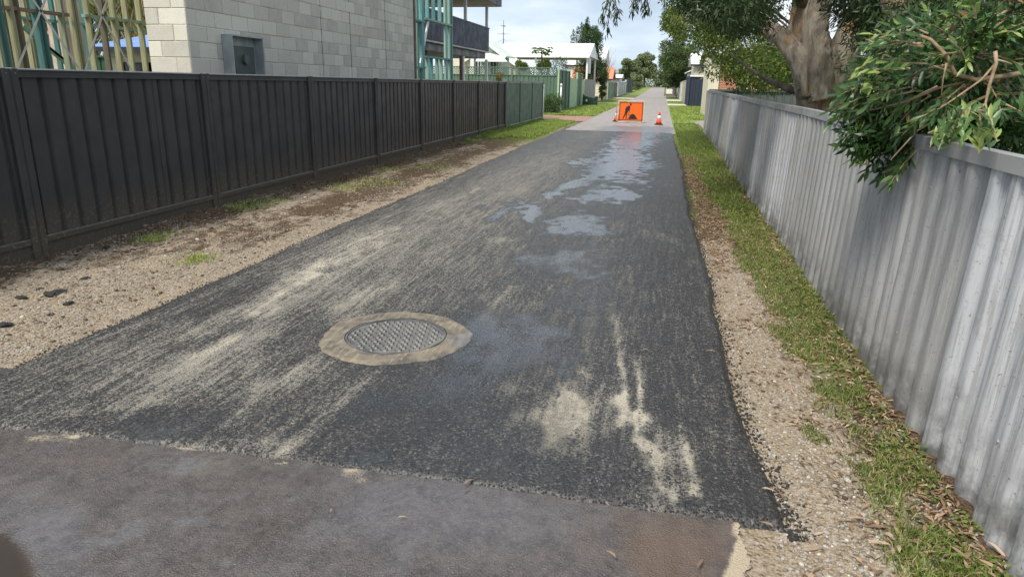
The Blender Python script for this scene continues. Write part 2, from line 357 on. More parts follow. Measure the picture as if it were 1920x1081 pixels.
simple('bark', (.16, .125, .09), (.08, .06, .045), 12, .9, 0, (1, 1, .3), bump=.02, bscale=20)
simple('twig', (.36, .27, .18), (.26, .17, .10), 20, .7)

# ------------------------------------------------------------------ mesh helpers
class MB:
    def __init__(s): s.v = []; s.f = []
    def add(s, vs, fs):
        b = len(s.v); s.v += [tuple(map(float, p)) for p in vs]; s.f += [tuple(i+b for i in f) for f in fs]; return s
    def box(s, x0, x1, y0, y1, z0, z1):
        x0, x1 = sorted((x0, x1)); y0, y1 = sorted((y0, y1)); z0, z1 = sorted((z0, z1))
        return s.add([(x, y, z) for z in (z0, z1) for y in (y0, y1) for x in (x0, x1)],
                     [(0, 2, 3, 1), (4, 5, 7, 6), (0, 1, 5, 4), (2, 6, 7, 3), (0, 4, 6, 2), (1, 3, 7, 5)])
    def bar(s, a, b, w, t, side=(1, 0, 0)):
        """rectangular bar from a to b; w along side, t across"""
        a = np.array(a, float); b = np.array(b, float); d = b - a; d /= np.linalg.norm(d)
        u = np.array(side, float); u = u - d*(u @ d); u /= np.linalg.norm(u); k = np.cross(d, u)
        vs = [p + u*sx*w/2 + k*sy*t/2 for p in (a, b) for sx, sy in ((-1, -1), (1, -1), (1, 1), (-1, 1))]
        return s.add(vs, [(3, 2, 1, 0), (4, 5, 6, 7), (0, 1, 5, 4), (1, 2, 6, 5), (2, 3, 7, 6), (3, 0, 4, 7)])
    def tube(s, pts, rad, n=8, cap=True):
        pts = np.array(pts, float); rad = np.broadcast_to(np.array(rad, float), (len(pts),))
        vs = []; fs = []; prev = None
        for i, p in enumerate(pts):
            d = pts[min(i+1, len(pts)-1)] - pts[max(i-1, 0)]; d = d/(np.linalg.norm(d) + 1e-9)
            if prev is None:
                prev = np.cross(d, (0, 0, 1) if abs(d[2]) < .9 else (1, 0, 0))
            u = prev - d*(prev @ d); u /= np.linalg.norm(u); prev = u; k = np.cross(d, u)
            for j in range(n):
                a = 2*math.pi*j/n; vs.append(p + rad[i]*(u*math.cos(a) + k*math.sin(a)))
        for i in range(len(pts)-1):
            for j in range(n):
                j2 = (j+1) % n; fs.append((i*n+j, i*n+j2, (i+1)*n+j2, (i+1)*n+j))
        if cap:
            fs.append(tuple(range(n-1, -1, -1))); fs.append(tuple((len(pts)-1)*n + j for j in range(n)))
        return s.add(vs, fs)
    def prism(s, poly, ax, t0, t1):
        """extrude a 2D polygon: ax=0 polygon in YZ along X, 1 in XZ along Y, 2 in XY along Z"""
        def P(q, t): return {0: (t, q[0], q[1]), 1: (q[0], t, q[1]), 2: (q[0], q[1], t)}[ax]
        n = len(poly)
        return s.add([P(q, t0) for q in poly] + [P(q, t1) for q in poly],
                     [tuple(range(n))[::-1], tuple(range(n, 2*n))] + [(i, (i+1) % n, n+(i+1) % n, n+i) for i in range(n)])
    def sheet(s, prof, z0, z1):
        """profile of (x, y) points extruded from z0 to z1 (callable of y allowed)"""
        n = len(prof); f0 = z0 if callable(z0) else (lambda y: z0); f1 = z1 if callable(z1) else (lambda y: z1)
        return s.add([(x, y, f0(y)) for x, y in prof] + [(x, y, f1(y)) for x, y in prof], [(i, i+1, n+i+1, n+i) for i in range(n-1)])
    def arr(s): return np.array(s.v, float), s.f

PWM = {}
def raw(name, verts, faces, mat, smooth=False):
    me = bpy.data.meshes.new(name)
    if isinstance(faces, np.ndarray):
        n = len(verts); me.vertices.add(n); me.vertices.foreach_set('co', np.asarray(verts, np.float32).ravel())
        k = faces.shape[1]; m = len(faces)
        me.loops.add(m*k); me.loops.foreach_set('vertex_index', faces.astype(np.int32).ravel())
        me.polygons.add(m); me.polygons.foreach_set('loop_start', np.arange(0, m*k, k, dtype=np.int32))
        me.polygons.foreach_set('loop_total', np.full(m, k, np.int32)); me.update(calc_edges=True)
    else:
        me.from_pydata([tuple(p) for p in verts], [], faces)
    if smooth: me.polygons.foreach_set('use_smooth', np.ones(len(me.polygons), bool))
    me.materials.append(mt(mat) if isinstance(mat, str) else mat)
    return me
def link(name, me, parent=None, loc=(0, 0, 0)):
    o = bpy.data.objects.new(name, me); COL.objects.link(o); o.location = loc
    w = Matrix.Translation(loc)
    if parent is not None:
        o.parent = parent; o.matrix_parent_inverse = PWM[parent.name].inverted()
    PWM[o.name] = w
    return o
def tag(o, label=None, cat=None, group=None, kind=None):
    if label: o['label'] = label
    if cat: o['category'] = cat
    if group: o['group'] = group
    if kind: o['kind'] = kind
    return o
def thing(name, label, cat, loc, group=None):
    o = bpy.data.objects.new(name, None); COL.objects.link(o); o.location = tuple(map(float, loc)); o.empty_display_size = .2
    PWM[o.name] = Matrix.Translation(o.location)
    return tag(o, label, cat, group)
def part(name, mb, mat, parent, smooth=False, bevel=0):
    v, f = (mb.v, mb.f) if isinstance(mb, MB) else mb
    v = np.array(v, float); c = np.array([(v[:, 0].min()+v[:, 0].max())/2, (v[:, 1].min()+v[:, 1].max())/2, v[:, 2].min()])
    o = link(name, raw(name, v - c, f, mat, smooth), parent, c)
    if bevel:
        b = o.modifiers.new('bevel', 'BEVEL'); b.width = bevel; b.segments = 2; b.limit_method = 'ANGLE'
    return o
def solo(name, mb, mat, label, cat, group=None, smooth=False):
    return tag(part(name, mb, mat, None, smooth), label, cat, group)
def struct(name, mb, mat, smooth=False): return tag(part(name, mb, mat, None, smooth), kind='structure')
def set_attr(me, name, vals, dom='POINT'):
    a = me.attributes.new(name, 'FLOAT', dom); a.data.foreach_set('value', np.asarray(vals, np.float32).ravel())
def grid_mesh(name, Xs, Ys, Zs, mat, attrs={}, parent=None):
    r, c = Xs.shape; idx = np.arange(r*c).reshape(r, c)
    f = np.stack([idx[:-1, :-1], idx[:-1, 1:], idx[1:, 1:], idx[1:, :-1]], -1).reshape(-1, 4)
    me = raw(name, np.stack([Xs, Ys, Zs], -1).reshape(-1, 3), f, mat, True)
    for k, a in attrs.items(): set_attr(me, k, a)
    return link(name, me, parent)
def norm(a): return a/(np.linalg.norm(a, axis=-1, keepdims=True) + 1e-9)
def leaves(C, Dr, ln, wd, tone, curl=.15, shape=6, up=None):
    """vectorised leaves: base C, direction Dr, per-leaf length/width; returns verts, faces, tone per vert"""
    n = len(C); Dr = norm(Dr); r = norm(RNG.normal(size=(n, 3)) if up is None else up); S = norm(np.cross(Dr, r)); N = np.cross(S, Dr)
    ln = np.broadcast_to(ln, (n,))[:, None]; wd = np.broadcast_to(wd, (n,))[:, None]
    if shape == 4:
        V = np.stack([C, C + Dr*ln*.5 + S*wd/2 + N*wd*.18, C + Dr*ln - N*ln*curl, C + Dr*ln*.5 - S*wd/2 + N*wd*.18], 1)
        F = np.array([[0, 1, 2, 3]])
        k = 4
    else:
        V = np.stack([C, C + Dr*ln*.3 + S*wd*.42 + N*wd*.16, C + Dr*ln*.68 + S*wd*.40 + N*wd*.10 - N*ln*curl*.4, C + Dr*ln - N*ln*curl,
                      C + Dr*ln*.68 - S*wd*.40 + N*wd*.10 - N*ln*curl*.4, C + Dr*ln*.3 - S*wd*.42 + N*wd*.16,
                      C + Dr*ln*.3, C + Dr*ln*.68 - N*ln*curl*.4], 1)
        F = np.array([[0, 1, 6, 0], [0, 6, 5, 0], [6, 1, 2, 7], [5, 6, 7, 4], [7, 2, 3, 7], [4, 7, 3, 4]])
        k = 8
    faces = (np.arange(n)[:, None, None]*k + F[None])
    T = np.repeat(np.broadcast_to(tone, (n,)), k)
    V = V.reshape(-1, 3)
    if shape == 4: return V, faces.reshape(-1, 4), T
    # as triangles
    tri = np.array([[0, 1, 6], [0, 6, 5], [6, 1, 2], [6, 2, 7], [5, 6, 7], [5, 7, 4], [7, 2, 3], [4, 7, 3]])
    return V, (np.arange(n)[:, None, None]*k + tri[None]).reshape(-1, 3), T
def leaf_obj(name, data, mat, parent=None):
    V, F, T = data; V = np.asarray(V)
    c = np.array([V[:, 0].mean(), V[:, 1].mean(), V[:, 2].min()])
    me = raw(name, V - c, F, mat, False); set_attr(me, 'tone', T)
    return link(name, me, parent, c)
def blades(P, h, w, lean, tone):
    n = len(P); a = RNG.random(n)*2*math.pi; S = np.stack([np.cos(a), np.sin(a), np.zeros(n)], 1); b = RNG.random(n)*2*math.pi
    Ld = np.stack([np.cos(b), np.sin(b), np.zeros(n)], 1)*(lean*h)[:, None]; U = np.array([0, 0, 1.])
    w = w[:, None]; h_ = h[:, None]
    V = np.stack([P - S*w/2, P + S*w/2, P + U*h_*.55 + Ld*.3 + S*w*.38, P + U*h_*.55 + Ld*.3 - S*w*.38, P + U*h_*(1 - .35*np.clip(lean, 0, 1.5)[:, None]) + Ld], 1)
    tri = np.array([[0, 1, 2], [0, 2, 3], [3, 2, 4]])
    return V.reshape(-1, 3), (np.arange(n)[:, None, None]*5 + tri[None]).reshape(-1, 3), np.repeat(tone, 5)
_phi = (1 + 5**.5)/2
ICO = norm(np.array([(-1, _phi, 0), (1, _phi, 0), (-1, -_phi, 0), (1, -_phi, 0), (0, -1, _phi), (0, 1, _phi), (0, -1, -_phi), (0, 1, -_phi), (_phi, 0, -1), (_phi, 0, 1), (-_phi, 0, -1), (-_phi, 0, 1)], float))
ICOF = np.array([(0, 11, 5), (0, 5, 1), (0, 1, 7), (0, 7, 10), (0, 10, 11), (1, 5, 9), (5, 11, 4), (11, 10, 2), (10, 7, 6), (7, 1, 8), (3, 9, 4), (3, 4, 2), (3, 2, 6), (3, 6, 8), (3, 8, 9), (4, 9, 5), (2, 4, 11), (6, 2, 10), (8, 6, 7), (9, 8, 1)])
def stones(P, size, tone, flat=.6):
    n = len(P); a = RNG.random(n)*6.28; ca, sa = np.cos(a), np.sin(a)
    B = ICO[None]*(.75 + .5*RNG.random((n, 12, 1)))*np.stack([.7 + .7*RNG.random(n), .6 + .5*RNG.random(n), flat*(.6 + .6*RNG.random(n))], 1)[:, None, :]
    R = np.stack([B[..., 0]*ca[:, None] - B[..., 1]*sa[:, None], B[..., 0]*sa[:, None] + B[..., 1]*ca[:, None], B[..., 2]], -1)
    V = R*(size/2)[:, None, None] + P[:, None, :]
    return V.reshape(-1, 3), (np.arange(n)[:, None, None]*12 + ICOF[None]).reshape(-1, 3), np.repeat(tone, 12)

# ------------------------------------------------------------------ the setting: ground, roads, verges
struct('ground', MB().add([(-700, -60, -.09), (700, -60, -.09), (700, 60, -.09), (-700, 60, -.09), (700, 260, .86), (-700, 260, .86), (700, 1500, .86), (-700, 1500, .86)],
       [(0, 1, 2, 3), (3, 2, 4, 5), (5, 4, 6, 7)]), 'ground_far')
def XL(y): return -3.43 + .05*(fbm(y*1.3, y*0, 3) - .5) + .10*(fbm(y*.35, y*0+4, 5) - .5)
def XR(y): return .50 + .06*(fbm(y*2.1, y*0+9, 8) - .5) + .09*sstep(3.6, 2.3, y) + .10*(fbm(y*.4, y*0+7, 2) - .5)
def blob(x, y, c, hx, hy, rot=0, soft=.45, ns=.35, seed=0, fr=5.):
    """a stain given by its outline on the photograph, laid on the ground plane"""
    c0 = G(c)[:2]; r = math.radians(rot); a = G((c[0]+hx*math.cos(r), c[1]+hx*math.sin(r)))[:2] - c0
    b = G((c[0]-hy*math.sin(r), c[1]+hy*math.cos(r)))[:2] - c0
    A = np.linalg.inv(np.array([a, b]).T); dx, dy = x - c0[0], y - c0[1]
    u = A[0, 0]*dx + A[0, 1]*dy; w = A[1, 0]*dx + A[1, 1]*dy
    rr = np.sqrt(u*u + w*w) + ns*2*(fbm(x*fr, y*fr*.6, seed+11) - .5)
    return 1 - sstep(1 - soft, 1 + soft*.4, rr)
# new asphalt ----------------------------------------------------
nc = 330
ys = [0.]
while ys[-1] < 22.4: ys.append(ys[-1] + .0115*max(1, (2.4 + ys[-1])/3.2))
tv = np.array(ys); u = np.linspace(0, 1, nc)
U, T = np.meshgrid(u, tv)
y1 = 2.36 + T; xl, xr = XL(y1), XR(y1); X = xl + (xr - xl)*U
jl = .06*(fbm(X*3.2, X*0, 4) - .5) + .03*(fbm(X*11, X*0, 6) - .5) - .05*sstep(-1.6, -3.2, X) - .02
Y = y1 + jl*np.clip(1 - T/1.5, 0, 1)
Z = .010 + .012*(fbm(X*.8, Y*.8, 1) - .5) + .004*(fbm(X*6, Y*6, 2) - .5)
edge = np.minimum(np.minimum((X - xl), (xr - X)), (T*1.0)); Z = Z - .034*(1 - sstep(0., .06, edge))
ROADZ = lambda x, y: .010 + .012*(fbm(np.asarray(x, float)*.8, np.asarray(y, float)*.8, 1) - .5)
strk = fbm(X*7., Y*.9, 21, 5); strk2 = fbm(X*16., Y*1.6, 22, 4); sw = fbm(X*2. + Y*.9, Y*.8 - X*.5, 23, 5)
dust = .27 - .13*sstep(-2.0, -1.2, X) - .12*sstep(-.7, .1, X) - .1*sstep(12, 18, Y)
band = np.exp(-((X + 2.45 - .02*(Y-4))/.72)**2)
dust += .50*band*sstep(2.6, 3.3, Y)*(1 - .45*sstep(12, 20, Y))*(.45 + 1.1*(strk - .18))
dust += .17*np.exp(-((X + 1.15)/.8)**2)*sstep(4.3, 5.5, Y)*(1 - sstep(9, 15, Y))*(.3 + strk)
dust += .18*np.exp(-((X + .55)/.35)**2)*sstep(2.5, 4, Y)*(1 - sstep(7.5, 9, Y))*(strk2 > .5)
def B(*a, **k): return blob(X, Y, *a, **k)
for c, hx, hy, rt, am in (((1085, 785), 115, 80, 0, 1.25), ((1255, 865), 52, 85, 12, .95), ((1172, 700), 20, 105, 6, .62), ((1205, 720), 12, 70, 0, .5), ((1155, 600), 40, 60, 20, .3), ((945, 735), 28, 18, 0, .6),
                          ((420, 835), 85, 16, -4, .8), ((530, 845), 48, 16, -30, .85), ((130, 818), 42, 7, 6, .7), ((560, 800), 90, 22, -28, .6), ((230, 770), 150, 28, -15, .42), ((700, 810), 60, 22, -30, .5), ((560, 700), 110, 22, -28, .55), ((1330, 580), 20, 12, 0, .95),
                          ((350, 690), 150, 40, -24, .45), ((480, 560), 150, 24, -26, .45), ((980, 560), 110, 42, -8, .42), ((930, 450), 28, 5, 0, .6), ((1250, 450), 55, 7, 18, .55),
                          ((1290, 492), 26, 10, 0, .5), ((1340, 830), 48, 42, 0, .45), ((1405, 800), 25, 70, 0, .6), ((640, 470), 130, 26, -28, .42), ((800, 400), 110, 16, -28, .38), ((700, 545), 80, 18, -15, .5)):
    dust += (.9 if am > .8 else .62)*am*B(c, hx*1.1, hy*1.1, rt, soft=.95, ns=.8, seed=int(c[0]) % 50, fr=11.)*(.15 + 1.5*strk*(.5 + strk2))
def line(pts, w):
    g_ = np.array([G(p)[:2] for p in pts]); best = np.full(X.shape, 9.); wx = X + .05*(fbm(X*6, Y*6, 37) - .5)
    for a_, b_ in zip(g_[:-1], g_[1:]):
        d_ = b_ - a_; t_ = np.clip(((wx - a_[0])*d_[0] + (Y - a_[1])*d_[1])/(d_ @ d_), 0, 1); best = np.minimum(best, np.hypot(wx - a_[0] - t_*d_[0], Y - a_[1] - t_*d_[1]))
    return np.exp(-(best/w)**2)
for pts, w_, am in ((((1160, 640), (1172, 720), (1160, 800)), .022, .8), (((1195, 680), (1202, 760), (1192, 830)), .016, .9), (((1140, 570), (1165, 640)), .03, .5), (((1225, 550), (1240, 640), (1235, 700)), .012, .5), (((1212, 830), (1235, 900), (1258, 935)), .035, .9), (((1275, 800), (1288, 870), (1300, 930)), .025, .8),
                    (((1105, 600), (1085, 700)), .05, .45), (((1180, 500), (1172, 570)), .02, .4), (((640, 640), (520, 720), (430, 800)), .03, .5), (((700, 700), (600, 790), (540, 850)), .035, .55), (((1250, 640), (1262, 730)), .012, .5), (((960, 540), (900, 600)), .04, .4)):
    dust += am*line(pts, w_)*(.35 + .9*fbm(X*14, Y*5, 38))
dark = np.zeros_like(X)
for c, hx, hy, rt, am in (((440, 560), 110, 24, -22, .55), ((400, 632), 100, 20, -20, .55), ((1260, 600), 60, 190, 6, .35), ((850, 770), 150, 55, -10, .5), ((1130, 880), 210, 34, 6, .8), ((560, 630), 70, 60, -30, .4), ((1300, 330), 40, 60, 0, .3),
                          ((250, 785), 180, 16, -6, .5), ((620, 790), 90, 30, -20, .4), ((1400, 930), 60, 60, 20, .9), ((1310, 700), 60, 70, 0, .5), ((745, 640), 165, 66, 0, .5), ((330, 560), 140, 12, -24, .5)):
    dark += am*B(c, hx, hy, rt, soft=.6, ns=.5, seed=int(c[1]) % 50)
dust = np.clip(dust + .25*(sw - .5) - dark*.8, 0, 1.2)
dust *= 1 - .8*sstep(.16, .04, np.minimum(X - xl, xr - X))*(fbm(X*3, Y*2, 31) > .42)
wet = np.zeros_like(X)
for c, hx, hy, rt, am in (((952, 392), 40, 12, -28, 1.), ((992, 400), 20, 20, -40, 1.), ((1062, 490), 84, 40, 0, .5), ((1080, 420), 80, 24, 0, .66), ((1140, 370), 62, 13, 0, .9), ((1170, 300), 62, 50, 0, .95), ((1190, 265), 50, 14, 0, 1.),
                          ((1060, 352), 40, 9, -25, 1.), ((1120, 325), 50, 10, -28, 1.), ((1085, 305), 26, 8, -10, .8), ((965, 640), 120, 68, 0, .5), ((905, 620), 50, 50, 0, .5), ((800, 740), 120, 40, -12, .5), ((330, 800), 120, 22, -4, .48), ((1120, 560), 90, 60, 0, .25), ((280, 815), 90, 14, 4, .62), ((700, 860), 60, 16, 5, .6),
                          ((1225, 252), 70, 9, 0, .9), ((890, 395), 22, 5, -25, .7)):
    wet += am*B(c, hx, hy, rt, soft=.8, ns=.95, seed=int(c[0]) % 37, fr=8.)
wet = np.clip(wet*(.35 + 1.3*fbm(X*3.5, Y*1.3, 33, 5)) + .30*np.exp(-((X + .75)/.75)**2) + .18*(strk - .4) + .18*sstep(3.4, 2.5, Y), 0, 1.25)
road = grid_mesh('road', X, Y, Z, 'new_asphalt', {'dust': dust, 'wet': wet}); tag(road, kind='structure')
# front old asphalt, wet ----------------------------------------
x = np.concatenate([np.linspace(-7, -3.3, 40), np.linspace(-3.28, .42, 230)]); y = np.concatenate([np.linspace(-6, .9, 40), np.linspace(.93, 2.9, 210)])
X2, Y2 = np.meshgrid(x, y)
er = .41 + .17*(fbm(Y2*11, Y2*0 + 2, 14, 5) - .5) - .0*Y2; X2 = np.where(X2 > .2, .2 + (X2 - .2)*(er - .2)/.22, X2)
pud = blob(X2, Y2, (-30, 1075), 105, 105, 0, soft=.22, ns=.2, seed=3)
Z2 = -.006 + .012*(fbm(X2*.9, Y2*.9, 41) - .5) + .005*(fbm(X2*9, Y2*9, 42) - .5); Z2 = Z2*(1 - pud) - .012*pud
def B2(*a, **k): return blob(X2, Y2, *a, **k)
wet2 = .45 + .0*X2
for c, hx, hy, rt, am in (((800, 960), 330, 90, 0, .4), ((230, 995), 60, 22, -20, .7), ((370, 975), 40, 10, 0, .5), ((420, 1050), 40, 14, 0, .6), ((100, 1000), 90, 90, 0, .5), ((540, 930), 14, 8, 0, .8), ((460, 870), 170, 20, 0, .4)):
    wet2 += am*B2(c, hx, hy, rt, soft=.8, ns=.4)
wet2 -= .35*B2((480, 1000), 200, 40, -25, soft=.7)
brown = .12 + .75*B2((1260, 1040), 420, 190, 0, soft=1., ns=.9, fr=2.2) + .3*B2((100, 860), 260, 70, 0, soft=1., ns=.8, fr=3.) + .35*(fbm(X2*2.5, Y2*2.5, 46) - .5)
d2 = 1.5*B2((1390, 1035), 30, 85, 24, soft=.7, ns=.9, fr=9) + .9*B2((1392, 990), 34, 26, 40, soft=.6, ns=1., fr=10)
jy = 2.34 + .06*(fbm(X2*3.2, X2*0, 4) - .5) + .03*(fbm(X2*11, X2*0, 6) - .5) - .05*sstep(-1.6, -3.2, X2)
d2 = d2*.62 + .72*sstep(.10, -.01, jy - Y2 + .10*(fbm(X2*9, Y2*9, 15) - .5))*sstep(.44, .62, fbm(X2*3.6, Y2*9 + 3, 16, 4))*sstep(-3.1, -2.4, X2)*sstep(-.8, -1.3, X2)*(.3 + 1.1*fbm(X2*24, Y2*14, 17))
fr_ = grid_mesh('old_road', X2, Y2, Z2, 'old_wet_asphalt', {'wet': np.clip(wet2, 0, 1.2), 'brown': brown, 'dust': d2, 'puddle': pud}); tag(fr_, kind='structure')
# far asphalt ----------------------------------------------------
x = np.linspace(-3.3, .52, 60); y = np.concatenate([np.linspace(24.4, 40, 130), np.linspace(40.5, 262, 70)])
X3, Y3 = np.meshgrid(x, y); X3 = X3 + .06*(fbm(Y3*1.5, X3*0, 51) - .5)*np.where(np.abs(X3+1.4) > 1.7, 1, 0)
Z3 = .0 + gz(Y3) - .002
def B3(*a, **k): return blob(X3, Y3, *a, **k)
w3 = .9*B3((1200, 245), 75, 14, 0, soft=.5, ns=.5, fr=2.) + .5*B3((1150, 240), 60, 5, 0, ns=.5, fr=2.) + .5*B3((1245, 240), 20, 10, 0, ns=.5, fr=3.)
tag(grid_mesh('far_road', X3, Y3, Z3, 'far_asphalt', {'wet': w3}), kind='structure')
# verges ---------------------------------------------------------
def verge(name, x0, x1, ysp, zf, attrs):
    xs = np.linspace(x0, x1, int((abs(x1-x0))/.022)); Xv, Yv = np.meshgrid(xs, ysp); Zv = zf(Xv, Yv)
    o = grid_mesh(name, Xv, Yv, Zv, 'dirt_verge', attrs(Xv, Yv)); return tag(o, kind='structure')
ysp = [-1.]
while ysp[-1] < 31.2: ysp.append(ysp[-1] + .024*max(1, ysp[-1]/4.5))
ysp = np.array(ysp)
def zl(x, y):
    s_ = sstep(-3.55, -4.2, x); e_ = sstep(-4.7, -5.2, x)
    return -.022 + .025*s_ + s_*.10*(fbm(x*2.2, y*2.2, 61, 5) - .45) + s_*.035*(fbm(x*9, y*9, 62, 3) - .5) + e_*.05*(fbm(x*3, y*1.7, 63) - .2) - .02*s_*np.cos((x+4.05)*6.28/.9)*sstep(4, 8, y)
def zr(x, y):
    s_ = sstep(.52, .8, x); e_ = sstep(1.05, 1.3, x)
    return -.018 + .018*s_ + s_*.05*(fbm(x*3, y*3, 65, 5) - .5) + s_*.02*(fbm(x*12, y*12, 66, 3) - .5) + e_*.035*(fbm(x*3, y*2., 67))
def al(x, y):
    soil = .52 + .6*np.exp(-((x + 5.15)/.28)**2) + .5*np.exp(-((x + 4.15)/.22)**2)*sstep(7, 9, y) + 1.3*(fbm(x*2.2, y*1.1, 68) - .5) - .45*np.exp(-((x + 3.55)/.2)**2) - .28*sstep(8, 4, y)*sstep(-5., -4.5, x) + .2*sstep(8, 11, y)
    gr = sstep(14.5, 19.5, y)*(.25 + .7*fbm(x*1.2, y*.5, 69)) + 1.*sstep(20, 22.5, y)*sstep(-3.7, -4.1, x + .25*(fbm(y*1.5, y*0, 70)-.5))
    return {'soil': np.clip(soil, -.2, 1.2), 'grass': np.clip(gr, 0, 1)}
def ar(x, y):
    soil = .42 + .7*np.exp(-((x - 1.3)/.25)**2) + .4*sstep(5.5, 9, y) - .5*np.exp(-((x - .68)/.16)**2)*sstep(8, 5, y) + .4*(fbm(x*2, y*1., 71) - .5)
    soil += .7*np.exp(-((x - .62)/.12)**2)*sstep(7, 9, y)*sstep(20, 13, y)
    soil -= .8*sstep(2.8, 2.3, y)*sstep(.85, .5, x)
    gr = sstep(.85, 1.05, x + .12*(fbm(y*1.2, y*0, 72)-.5)*2)*sstep(2.9, 4.2, y)*.75 + sstep(6, 8, y)*(.25 + .5*fbm(x*2, y*.8, 73)) + sstep(17, 21, y)*.7
    return {'soil': np.clip(soil, -.2, 1.2), 'grass': np.clip(gr, 0, 1)}
verge('verge_left', -5.6, -3.36, ysp, zl, al)
verge('verge_right', .34, 1.62, ysp, zr, ar)
struct('pavement', MB().add([(-12, -8, -.05), (.34, -8, -.05), (.34, -1., -.05), (-12, -1., -.05)], [(0, 1, 2, 3)]), 'concrete_wet_grey')
# far verges, driveway, crossovers
def strip(name, pts, mat, z=0.):
    return struct(name, MB().add([(a, b, float(gz(b)) + z) for a, b in pts], [tuple(range(len(pts)))]), mat)
def lawnstrip(name, x0, x1, y0, y1, n=40):
    yy = np.linspace(y0, y1, n); m = MB()
    for a, b in zip(yy[:-1], yy[1:]): m.add([(x0, a, float(gz(a))-.012), (x1, a, float(gz(a))-.012), (x1, b, float(gz(b))-.012), (x0, b, float(gz(b))-.012)], [(0, 1, 2, 3)])
    return struct(name, m, 'lawn')
lawnstrip('lawn_left', -6.4, -3.25, 31.2, 262); lawnstrip('lawn_right', .46, 4.5, 24.5, 262)
strip('driveway', [(-16, 32.4), (-3.28, 31.0), (-3.28, 36.0), (-16, 37.4)], 'brick_paving', .004)
strip('crossover', [(-6.4, 63.5), (-3.25, 61.5), (-3.25, 64.2), (-6.4, 66.3)], 'concrete', .006)
strip('crossover', [(-6.4, 86), (-3.25, 84), (-3.25, 88), (-6.4, 91)], 'concrete', .006)
strip('crossover', [(.5, 60.5), (2.1, 60.5), (2.1, 66.), (.5, 66.)], 'concrete', .006)
strip('crossover', [(.5, 77), (2.1, 77), (2.1, 84), (.5, 84)], 'concrete', .006)
strip('asphalt_pad', [(1.5, 27.5), (4, 27.5), (4, 35), (1.72, 34.5), (1.35, 31)], 'concrete_wet_grey', .006)

# ------------------------------------------------------------------ left black steel fence
FX = -5.29
def rib_profile(y0, y1, x0=0., pitch=.2, depth=.032, first=.11, sgn=1):
    pr = [(x0, y0)]; y = y0 + first
    while y + .075 < y1:
        pr += [(x0, y), (x0 - sgn*depth, y + .016), (x0 - sgn*depth, y + .052), (x0, y + .068)]; y += pitch
    pr.append((x0, y1)); return pr
def steel_fence(root, X, posts, zt, zb, mats, plinth=True, nsh=3, pw=.062, zb0=0.):
    sheet_m, rail_m, post_m = mats
    for i, (a, b) in enumerate(zip(posts[:-1], posts[1:])):
        L_ = (b - a)/nsh
        for k in range(nsh):
            q0 = a + k*L_; q1 = q0 + L_
            part('sheet', MB().sheet(rib_profile(q0 - .012, q1 + .012, X - .003*(k % 2), L_/max(1, round(L_/.2)), .030, .07), zb + .02, zt - .015), sheet_m, root)
        # top and bottom channel rails, face proud of the sheets
        m = MB().prism([(X - .04, zt), (X + .022, zt), (X + .022, zt - .012), (X + .017, zt - .016), (X + .017, zt - .05), (X + .022, zt - .054), (X + .022, zt - .062), (X - .04, zt - .062)], 1, a + pw/2, b - pw/2)
        tr = part('top_rail', m, rail_m, root)
        part('highlight_strip', MB().box(X - .041, X + .0235, a + pw/2, b - pw/2, zt + .0005, zt + .012), 'strap_metal' if plinth else rail_m, tr)  # pale colour stands in for light caught along the black fence's top edge
        m = MB().prism([(X - .04, zb), (X - .04, zb + .055), (X + .020, zb + .055), (X + .026, zb + .045), (X + .026, zb)], 1, a + pw/2, b - pw/2)
        part('bottom_rail', m, rail_m, root)
        if plinth:
            part('plinth_board', MB().box(X - .03, X + .008, a + pw/2, b - pw/2, -.06, zb - .004), sheet_m, root)
    for i, y in enumerate(posts):
        w = pw*1.25; x1 = X + .036
        pr = [(X - .045, y - w), (x1 - .008, y - w), (x1, y - w + .012), (x1, y - .014), (x1 - .012, y - .006), (x1 - .012, y + .006), (x1, y + .014), (x1, y + w - .012), (x1 - .008, y + w), (X - .045, y + w)]
        p = part('post', MB().prism(pr, 2, zb0 - .12, zt + .008), post_m if not callable(post_m) else post_m(i), root)
        if i < 5:
            m = MB()
            for zz_ in (zt - .03, zb + .03):
                for yy in (y - w*.55, y + w*.55): m.tube([(x1 - .002, yy, zz_), (x1 + .004, yy, zz_)], .006, 6)
            part('screw', m, 'grey_steel_post', p)
bposts = [7.56 + 2.58*k for k in range(-3, 7)] + [24.1]
bf = thing('steel_fence', 'long black ribbed steel fence along the left dirt verge', 'fence', (FX, 11, 0))
steel_fence(bf, FX, bposts, 1.59, .13, ('black_steel', 'black_steel', 'black_steel'))
gf = thing('steel_fence', 'short green ribbed steel fence continuing from the end of the black fence', 'fence', (FX, 28, 0))
steel_fence(gf, FX, [24.26, 26.8, 29.4, 32.0], 1.61, .06, ('mid_green_steel', 'grey_steel_post', 'mid_green_steel'), plinth=False)
solo('fence_post', MB().box(FX - .04, FX + .05, 24.16, 24.215, -.1, 1.68), 'grey_steel_post', 'pale grey post where the black fence meets the short green fence', 'post')

